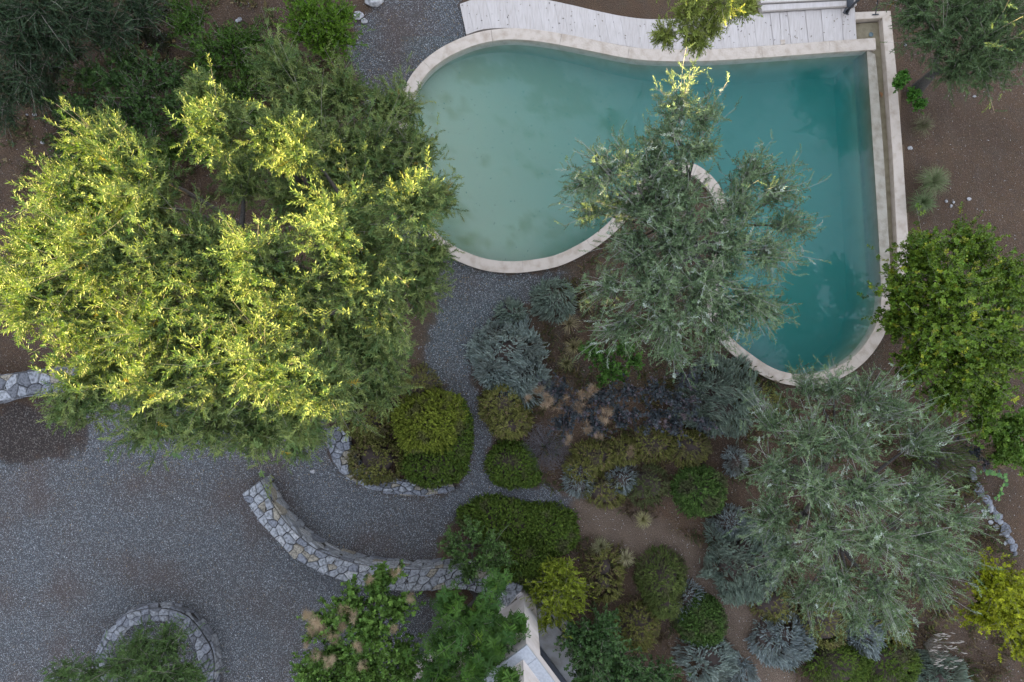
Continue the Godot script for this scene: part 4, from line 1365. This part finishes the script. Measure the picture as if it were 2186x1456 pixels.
	shrub("rounded_shrub", "round green mound in the middle of the lower bed", [[1412, 1240, 52, 52, 0], [1420, 1280, 34, 34, 0]], 0.75, {"leaf": "small", "colors": [Color(0.085, 0.12, 0.03), Color(0.135, 0.165, 0.045)], "density": 560, "gap": -0.35})
	shrub("rounded_shrub", "yellowish mound left of the clipped ball in the lower bed", [[1360, 1340, 42, 46, 0]], 0.6, {"leaf": "small", "colors": dull, "density": 520, "gap": -0.25})
	shrub("felt_shrub", "blue-grey clump on the left edge of the dirt path", [[1468, 1285, 30, 36, 20]], 0.4, {"leaf": "felt", "colors": blue, "density": 420, "up": 0.7})
	shrub("clipped_shrub", "tight round green ball left of the dirt path", [[1500, 1328, 46, 50, 0]], 0.7, {"leaf": "box", "colors": deep, "density": 950, "bump": 0.07, "size": 1.2})
	shrub("lavender", "silver-green lavender clump below the tight green ball", [[1518, 1408, 58, 53, 0]], 0.47, {"leaf": "needle", "colors": steel, "density": 800, "bump": 0.3, "up": 0.1, "wild": 0.45, "comb": 2.4, "core": 0.6, "gap": -0.22, "size": 0.95, "worn": 0.3})
	shrub("lavender", "bluish lavender clump at the bottom edge left of the path", [[1578, 1440, 34, 31, 0]], 0.38, {"leaf": "needle", "colors": blue, "density": 800, "bump": 0.3, "up": 0.1, "wild": 0.45, "comb": 2.4, "core": 0.6, "gap": -0.22, "size": 0.95, "worn": 0.3})
	shrub("lavender", "pale silver lavender ball right of the dirt path", [[1685, 1378, 60, 55, 0]], 0.52, {"leaf": "needle", "colors": blue, "density": 800, "bump": 0.3, "up": 0.1, "wild": 0.45, "comb": 2.4, "core": 0.6, "gap": -0.22, "size": 0.95, "worn": 0.3})
	shrub("felt_shrub", "thin silver-brown clump just left of the pale lavender ball", [[1640, 1360, 28, 40, 0]], 0.4, {"leaf": "felt", "colors": steel, "density": 260, "gap": 0.0, "up": 0.7})
	shrub("lavender", "small pale silver ball under the wide olive's lowest shoots", [[1846, 1362, 36, 33, 0]], 0.43, {"leaf": "needle", "colors": blue, "density": 800, "bump": 0.3, "up": 0.1, "wild": 0.45, "comb": 2.4, "core": 0.6, "gap": -0.22, "size": 0.95, "worn": 0.3})
	shrub("rounded_shrub", "olive-brown mound beneath the wide olive near the pale lavender", [[1760, 1335, 52, 46, 0]], 0.6, {"leaf": "small", "colors": dull, "density": 480, "gap": -0.15})
	shrub("rounded_shrub", "yellow-brown mound under the right side of the wide olive", [[1905, 1340, 36, 42, 0]], 0.5, {"leaf": "small", "colors": [Color(0.14, 0.14, 0.03), Color(0.19, 0.17, 0.04)], "density": 460, "gap": -0.15})
	shrub("rounded_shrub", "wide low green mound at the bottom edge below the pale balls", [[1790, 1425, 66, 50, 0]], 0.6, {"leaf": "small", "colors": moss, "density": 520, "gap": -0.3})
	shrub("rounded_shrub", "green mound at the bottom edge left of the white plumes", [[1905, 1425, 56, 48, 0]], 0.6, {"leaf": "small", "colors": moss, "density": 520, "gap": -0.3})
	shrub("rosemary", "dark feathery clump at the bottom edge below the white plumes", [[2005, 1440, 46, 42, 0]], 0.47, {"leaf": "needle", "colors": sage, "density": 800, "bump": 0.3, "up": 0.1, "wild": 0.45, "comb": 2.4, "core": 0.6, "gap": -0.22, "size": 0.95, "worn": 0.3})
	shrub("rounded_shrub", "brown-green mound right of the dirt path below the dark clump", [[1660, 1295, 48, 32, 0]], 0.4, {"leaf": "small", "colors": dull, "density": 380, "gap": -0.05})
	shrub("low_shrub", "sparse brown growth on the soil beneath the wide olive", [[2010, 1290, 52, 46, 0]], 0.25, {"leaf": "small", "colors": dull, "density": 200, "gap": 0.05, "core": 0.4})
	# upper left thicket
	tree("lentisk_shrub", "bright green rounded bush by the gravel at the top", "shrub", spot(700, 70), [
		[650, 20, 1.4, 0.32], [700, 50, 1.5, 0.38], [735, 90, 1.3, 0.3], [640, 75, 1.3, 0.3], [690, 110, 1.1, 0.26], [740, 30, 1.3, 0.26], [660, -20, 1.3, 0.34]],
		{"leaf": "small", "colors": [Color(0.07, 0.15, 0.012), Color(0.12, 0.21, 0.018)], "twigs": 110, "sprigs": 7, "grow": 1.45, "trunk": 0.05, "up": 0.5, "size": 1.4})
	tree("lentisk_shrub", "dark green thicket behind the sunlit tree at the upper left", "shrub", spot(290, 220), [
		[230, 170, 1.5, 0.34], [300, 200, 1.7, 0.38], [180, 230, 1.4, 0.34], [250, 250, 1.7, 0.38], [340, 150, 1.5, 0.34], [180, 300, 1.2, 0.32], [330, 260, 1.6, 0.34], [140, 260, 1.0, 0.3], [140, 330, 1.0, 0.3], [290, 300, 1.3, 0.34], [390, 230, 1.4, 0.34], [270, 130, 1.3, 0.32], [380, 180, 1.3, 0.3], [190, 160, 1.2, 0.3], [200, 360, 0.9, 0.28], [120, 400, 0.7, 0.25], [110, 200, 0.9, 0.26]],
		{"leaf": "broad", "colors": [Color(0.035, 0.075, 0.02), Color(0.065, 0.12, 0.028)], "twigs": 90, "sprigs": 6, "grow": 1.45, "trunk": 0.06, "up": 0.5, "size": 0.65})
	tree("lentisk_shrub", "deep green low bush between the thicket and the bright rounded bush", "shrub", spot(480, 110), [
		[430, 110, 1.3, 0.34], [490, 90, 1.3, 0.34], [390, 60, 1.2, 0.28], [540, 80, 1.1, 0.28], [450, 150, 1.2, 0.32], [390, 20, 1.0, 0.25], [520, 140, 1.1, 0.3], [600, 110, 1.1, 0.3], [560, 160, 1.1, 0.3], [470, 190, 1.0, 0.3], [420, 40, 1.0, 0.24]],
		{"leaf": "small", "colors": [Color(0.04, 0.095, 0.012), Color(0.075, 0.14, 0.02)], "twigs": 100, "sprigs": 6, "grow": 1.45, "trunk": 0.05, "up": 0.5, "size": 1.3})
	tree("conifer_shrub", "grey-brown feathery bush in the shade beside the top left conifer", "shrub", spot(250, 70), [
		[230, 90, 0.9, 0.3], [300, 60, 0.9, 0.3], [200, 50, 0.9, 0.3], [150, 120, 0.8, 0.28], [290, 20, 0.8, 0.26], [340, 90, 0.7, 0.26], [110, 150, 0.8, 0.28], [60, 200, 0.7, 0.26], [180, 10, 0.8, 0.3], [350, 30, 0.7, 0.26]],
		{"leaf": "felt", "size": 1.4, "colors": [Color(0.045, 0.06, 0.032), Color(0.08, 0.085, 0.045)], "twigs": 120, "grow": 1.3, "sprigs": 7, "trunk": 0.03, "up": 0.3, "wood": "grey_twig"})
	tree("lentisk_shrub", "mid green bush filling the shade under the sunlit tree's top edge", "shrub", spot(430, 300), [
		[400, 270, 1.2, 0.36], [470, 240, 1.2, 0.36], [360, 330, 1.1, 0.34], [540, 250, 1.1, 0.34], [300, 350, 1.0, 0.32], [450, 320, 1.1, 0.36], [560, 330, 1.0, 0.34], [240, 400, 0.9, 0.3], [620, 270, 1.0, 0.3], [520, 190, 1.1, 0.32]],
		{"leaf": "small", "colors": [Color(0.05, 0.10, 0.018), Color(0.09, 0.15, 0.025)], "twigs": 110, "grow": 1.4, "sprigs": 7, "trunk": 0.05, "up": 0.5, "size": 1.4})
	# right side
	tree("leafy_shrub", "small bright leafy plant at the outer side of the channel wall", "plant", spot(1930, 195), [
		[1915, 180, 0.5, 0.12], [1945, 205, 0.5, 0.14], [1925, 165, 0.4, 0.1], [1960, 225, 0.4, 0.08]],
		{"leaf": "oval", "colors": [Color(0.04, 0.12, 0.015), Color(0.08, 0.19, 0.025)], "twigs": 120, "sprigs": 3, "trunk": 0.012, "up": 0.6, "size": 0.9})
	spray("broom", "yellow-green upright shoots on the right flank of the wide olive", 2000, 975, 92, 0.9, {"leaf": "needle", "colors": [Color(0.10, 0.15, 0.05), Color(0.17, 0.22, 0.07)], "stems": 170, "sprigs": 5, "lift": 0.1})
	tree("smoke_bush", "thin smoke bush with tan plumes below the carob tree", "shrub", spot(2060, 950), [
		[2060, 920, 0.9, 0.22], [2080, 960, 0.8, 0.22], [2110, 985, 0.7, 0.18]],
		{"leaf": "oval", "size": 0.72, "mat": "leaf_matt", "colors": plum, "twigs": 40, "sprigs": 4, "trunk": 0.03, "up": 0.4, "fork": 0.2, "plume_color": [Color(0.23, 0.17, 0.105), Color(0.31, 0.225, 0.145)], "plumes": [[2045, 875, 1.6, 1.4, 6], [2066, 922, 1.6, 1.5, 8], [2112, 968, 1.3, 1.3, 5], [2132, 992, 1.2, 1.3, 5], [2055, 895, 1.5, 1.0, 3]]})
	# grasses
	tuft("tall green grass tuft beside the channel wall below the leafy plant", 1965, 270, 0.32, 0.4, Color(0.10, 0.10, 0.05), Color(0.16, 0.15, 0.08), 150)
	tuft("largest green grass tuft right of the channel", 1985, 390, 0.42, 0.5, Color(0.10, 0.145, 0.05), Color(0.2, 0.21, 0.11), 380)
	tuft("second green grass tuft just below the largest one by the channel", 1965, 435, 0.36, 0.45, Color(0.09, 0.14, 0.05), Color(0.16, 0.19, 0.09), 300)
	tuft("pale straw grass tuft at the dirt path's lower edge", 1335, 1190, 0.26, 0.3, Color(0.24, 0.22, 0.1), Color(0.38, 0.34, 0.2), 150)
	tuft("greenish straw grass tuft above the lower bed beside the hedge", 1282, 1165, 0.26, 0.3, Color(0.16, 0.17, 0.07), Color(0.3, 0.27, 0.15), 170)
	tuft("yellow straw grass tuft on the dirt path's upper edge", 1372, 1108, 0.24, 0.28, Color(0.22, 0.21, 0.08), Color(0.33, 0.29, 0.14), 150)
	tuft("thin straw tuft on bare soil right of the silver lavender", 1215, 690, 0.3, 0.25, Color(0.19, 0.16, 0.08), Color(0.27, 0.22, 0.12), 90)
	tuft("thin straw tuft above the fresh green leafy bush", 1225, 740, 0.3, 0.25, Color(0.19, 0.17, 0.07), Color(0.26, 0.22, 0.11), 90)
	tuft("thin straw tuft on the soil below the pool rim", 1250, 650, 0.26, 0.22, Color(0.18, 0.17, 0.07), Color(0.25, 0.22, 0.1), 80)
	tuft("short green tuft on the soil between smoke bush and lavender", 1210, 775, 0.25, 0.25, Color(0.15, 0.15, 0.06), Color(0.22, 0.2, 0.09), 80)
	tuft("spiky green blades growing through the hedge", 1110, 1200, 0.2, 0.95, Color(0.08, 0.16, 0.05), Color(0.12, 0.22, 0.08), 40)
	# white plume grass
	var base := spot(1975, 1372)
	var root := thing("plume_grass", "grass clump with upright white feathery plumes near the bottom right", "grass", base)
	var st := start()
	var fluff := start()
	for k in 60:
		var a := R(0, TAU)
		var f := sqrt(rng.randf())
		var tip := Vector3(cos(a) * 0.42 * f + 0.12, R(0.45, 0.6), sin(a) * 0.45 * f - 0.05)
		tube(st, [Vector3(R(-0.05, 0.05), 0, R(-0.05, 0.05)), tip * 0.6, tip], [0.003, 0.0025, 0.002], 3)
		var d := Vector3(R(0.2, 0.5), R(0.3, 0.8), R(-0.5, 0.1)).normalized()
		fluff.set_color(Color(0.5, 0.46, 0.4) * R(0.8, 1.15))
		tube(fluff, [tip, tip + d * 0.035, tip + d * 0.08, tip + d * 0.11], [0.003, 0.012, 0.009, 0.001], 5)
	put(flat(st), "stems", M.twig, root).set_meta("kind", "stuff")
	put(flat(fluff), "plumes", M.plume, root).set_meta("kind", "stuff")
	# trailing vines
	creeper("bright green vine trailing down over the soil near the old stones", [[2095, 1005, 0.25], [2120, 1008, 0.2], [2145, 1020, 0.12], [2140, 1045, 0.08], [2125, 1070, 0.06]], 0.1, [], 0.05, 0.8)
	creeper("vine with yellowish leaves spilling under the carob tree", [[2080, 880, 0.8], [2110, 900, 0.9], [2140, 920, 0.9], [2165, 950, 0.7], [2170, 985, 0.5]], 0.5, [], 0.035, 1.1, 0.16)

func undergrowth() -> void:
	# low dry weeds and seedlings between the planted shrubs
	var beds := [plan([[1050, 830], [1140, 680], [1200, 610], [1290, 530], [1400, 560], [1520, 730], [1690, 835], [1900, 900], [2080, 1000], [2186, 1250], [2186, 1470], [1270, 1470], [1250, 1340], [1140, 1240], [1240, 1110], [1190, 1045], [1060, 1010]]), plan([[-10, -10], [770, -10], [730, 190], [500, 430], [-10, 430]])]
	for which in [0, 1]:
		var places := []
		var tints := PackedColorArray()
		var dry := [Color(0.16, 0.125, 0.055), Color(0.10, 0.105, 0.035), Color(0.07, 0.10, 0.03), Color(0.2, 0.155, 0.085), Color(0.12, 0.085, 0.05)]
		for k in 150000:
			var x := R(-12.2, 12.2)
			var z := R(-8.2, 8.2)
			if not Geometry2D.is_point_in_polygon(Vector2(x, z), beds[which]) or in_zone("PATH", x, z, 0.35) or in_zone("GRAVEL", x, z, 0.3):
				continue
			var thick := noise.get_noise_2d(x * 2.4 + 11, z * 2.4) + 0.5 * fine.get_noise_2d(x * 4, z * 4)
			if thick < 0.02 or rng.randf() > thick * 3.5:
				continue
			places.append(Transform3D(aimed((Vector3.UP + any_dir() * 0.8).normalized(), R(0.7, 2.0)), Vector3(x, ground_y(x, z), z)))
			var c: Color = dry[clampi(int((noise.get_noise_2d(x * 1.3, z * 1.3 + 200) + 0.5) * 5 + R(-1.2, 1.2)), 0, 4)]
			tints.append(c * R(0.7, 1.3))
		var o := scatter(numbered("undergrowth"), S.felt if which == 0 else S.small, M.leaf_matt, places, tints, self)
		o.set_meta("label", ["low dry weeds and seedlings between the shrubs of the lower beds", "low weeds on the dark soil of the upper left corner"][which])
		o.set_meta("category", "undergrowth")

func small_things() -> void:
	undergrowth()
	# metal frame at the corner of the deck
	var foot := spot(1806, 25, 0.16)
	var root := thing("metal_frame", "dark grey metal post with square foot plate and slanted brace at the deck corner", "frame", foot)
	var st := start()
	box(st, Vector3(0, 0.02, 0), Vector3(0.055, 0, 0.025), Vector3(0, 0.018, 0), Vector3(-0.025, 0, 0.055))
	put(flat(st), "foot_plate", M.metal, root)
	st = start()
	box(st, Vector3(0, 0.75, 0), Vector3(0.022, 0, 0.01), Vector3(0, 0.71, 0), Vector3(-0.01, 0, 0.022))
	put(flat(st), "post", M.metal, root)
	st = start()
	var p := spot(1869, 31, 0.06) - foot
	box(st, p, Vector3(0.075, 0, -0.004), Vector3(0, 0.008, 0), Vector3(0, 0, 0.012))
	put(flat(st), "foot_plate", M.metal, root)
	st = start()
	tube(st, [p, Vector3(0.1, 1.42, -0.28)], [0.012, 0.012], 8)
	tube(st, [Vector3(0, 1.44, 0), Vector3(0.1, 1.42, -0.28)], [0.016, 0.016], 8)
	put(flat(st), "brace", M.metal, root)
	st = start()
	box(st, spot(1815, 4, 0.3) - foot, Vector3(0.075, 0, 0), Vector3(0, 0.02, 0), Vector3(0, 0, 0.12))
	put(flat(st), "tray", M.metal, root)
	# stones on the soil
	for q in [[60, 215, 0.06], [75, 245, 0.05], [92, 305, 0.05], [58, 245, 0.03], [340, 70, 0.06], [355, 78, 0.04], [512, 42, 0.06], [506, 45, 0.04]]:
		rock("small pale stone on the dark soil at the upper left", q[0], q[1], q[2], 0.6, "rock")
	rock("lone pale stone on the courtyard gravel near the low edging", 668, 1006, 0.06, 0.6, "rock")
	rock("jagged grey rock at the top edge beside the gravel", 800, 4, 0.2, 0.6, "rock")
	rock("smaller jagged rock beside the bright green bush at the top", 765, 35, 0.12, 0.5, "rock")
	rock("third jagged rock on the gravel side of the bright green bush", 778, 45, 0.07, 0.5, "rock")
	rock("pale unidentified object at the left edge under the sunlit tree", 8, 590, 0.2, 0.5, "rock")  # rock shape stands in for a pale object of unknown kind
	for q in [[1932, 96], [2080, 206], [1942, 316], [2068, 425], [2030, 440], [2035, 432], [2020, 430]]:
		rock("small pale stone on the brown soil right of the channel", q[0], q[1], R(0.03, 0.05), 0.5, "rock")
	for k in 15:
		rock("small whitish stone scattered beside the old stone line", R(1985, 2110), R(1040, 1200), R(0.015, 0.035), 0.6, "rock", "whitish stones beside the old stone line")
	for q in [[2090, 1075], [2105, 1100], [2125, 1125], [2140, 1140], [2098, 1090], [2118, 1115], [2150, 1160]]:
		rock("crumbled white rubble along the old stone line", q[0] + R(-6, 6), q[1], R(0.04, 0.07), 0.25, "stone3", "white rubble along the old stone line")
	# a dry leaf in the channel
	st = start()
	leaf(st, Vector3.ZERO, Vector3(0.4, 0.1, 1).normalized(), Vector3(0.3, 1, 0).normalized(), 0.14, 0.08, Color(0.25, 0.12, 0.05), 0.4, true)
	var dry := put(flat(st), "dry_leaf", M.litter, self)
	dry.position = spot(1878, 196, -0.1)
	dry.set_meta("label", "curled brown leaf lying in the overflow channel")
	dry.set_meta("category", "leaf")
	# fallen leaves on the deck and in the pool
	var places := []
	var tints := PackedColorArray()
	var on := plan([[985, 15], [1060, 0], [1160, 5], [1300, 36], [1400, 47], [1620, 36], [1822, 24], [1825, 84], [1400, 104], [1280, 88], [1160, 66], [1060, 62], [1000, 74]])
	while places.size() < 100:
		var x := R(-1.3, 8.1)
		var z := R(-8.0, -6.6)
		if Geometry2D.is_point_in_polygon(Vector2(x, z), on):
			places.append(Transform3D(Basis(Vector3.UP, R(0, TAU)) * Basis.from_scale(Vector3.ONE * R(0.03, 0.06)), Vector3(x, 0.084, z)))
			tints.append([Color(0.10, 0.09, 0.06), Color(0.16, 0.13, 0.08), Color(0.07, 0.065, 0.06)][rng.randi() % 3])
	var shape := Geometry2D.offset_polygon(edge, -0.1)[0]
	while places.size() < 350:
		var x := R(-2.4, 8.6)
		var z := R(-7.0, 0.8)
		if Geometry2D.is_point_in_polygon(Vector2(x, z), shape) and rng.randf() < (0.9 if x < 2.5 else 0.25):
			places.append(Transform3D(Basis(Vector3.UP, R(0, TAU)) * Basis.from_scale(Vector3.ONE * R(0.025, 0.055)), Vector3(x, WATER - pool_depth(x, z) + 0.004, z)))
			tints.append([Color(0.05, 0.05, 0.04), Color(0.12, 0.09, 0.05)][rng.randi() % 2])
	var fallen := scatter("fallen_leaves", S.chip, M.litter, places, tints, self)
	fallen.set_meta("label", "small fallen leaves strewn over the deck and the pool floor")
	fallen.set_meta("category", "leaves")
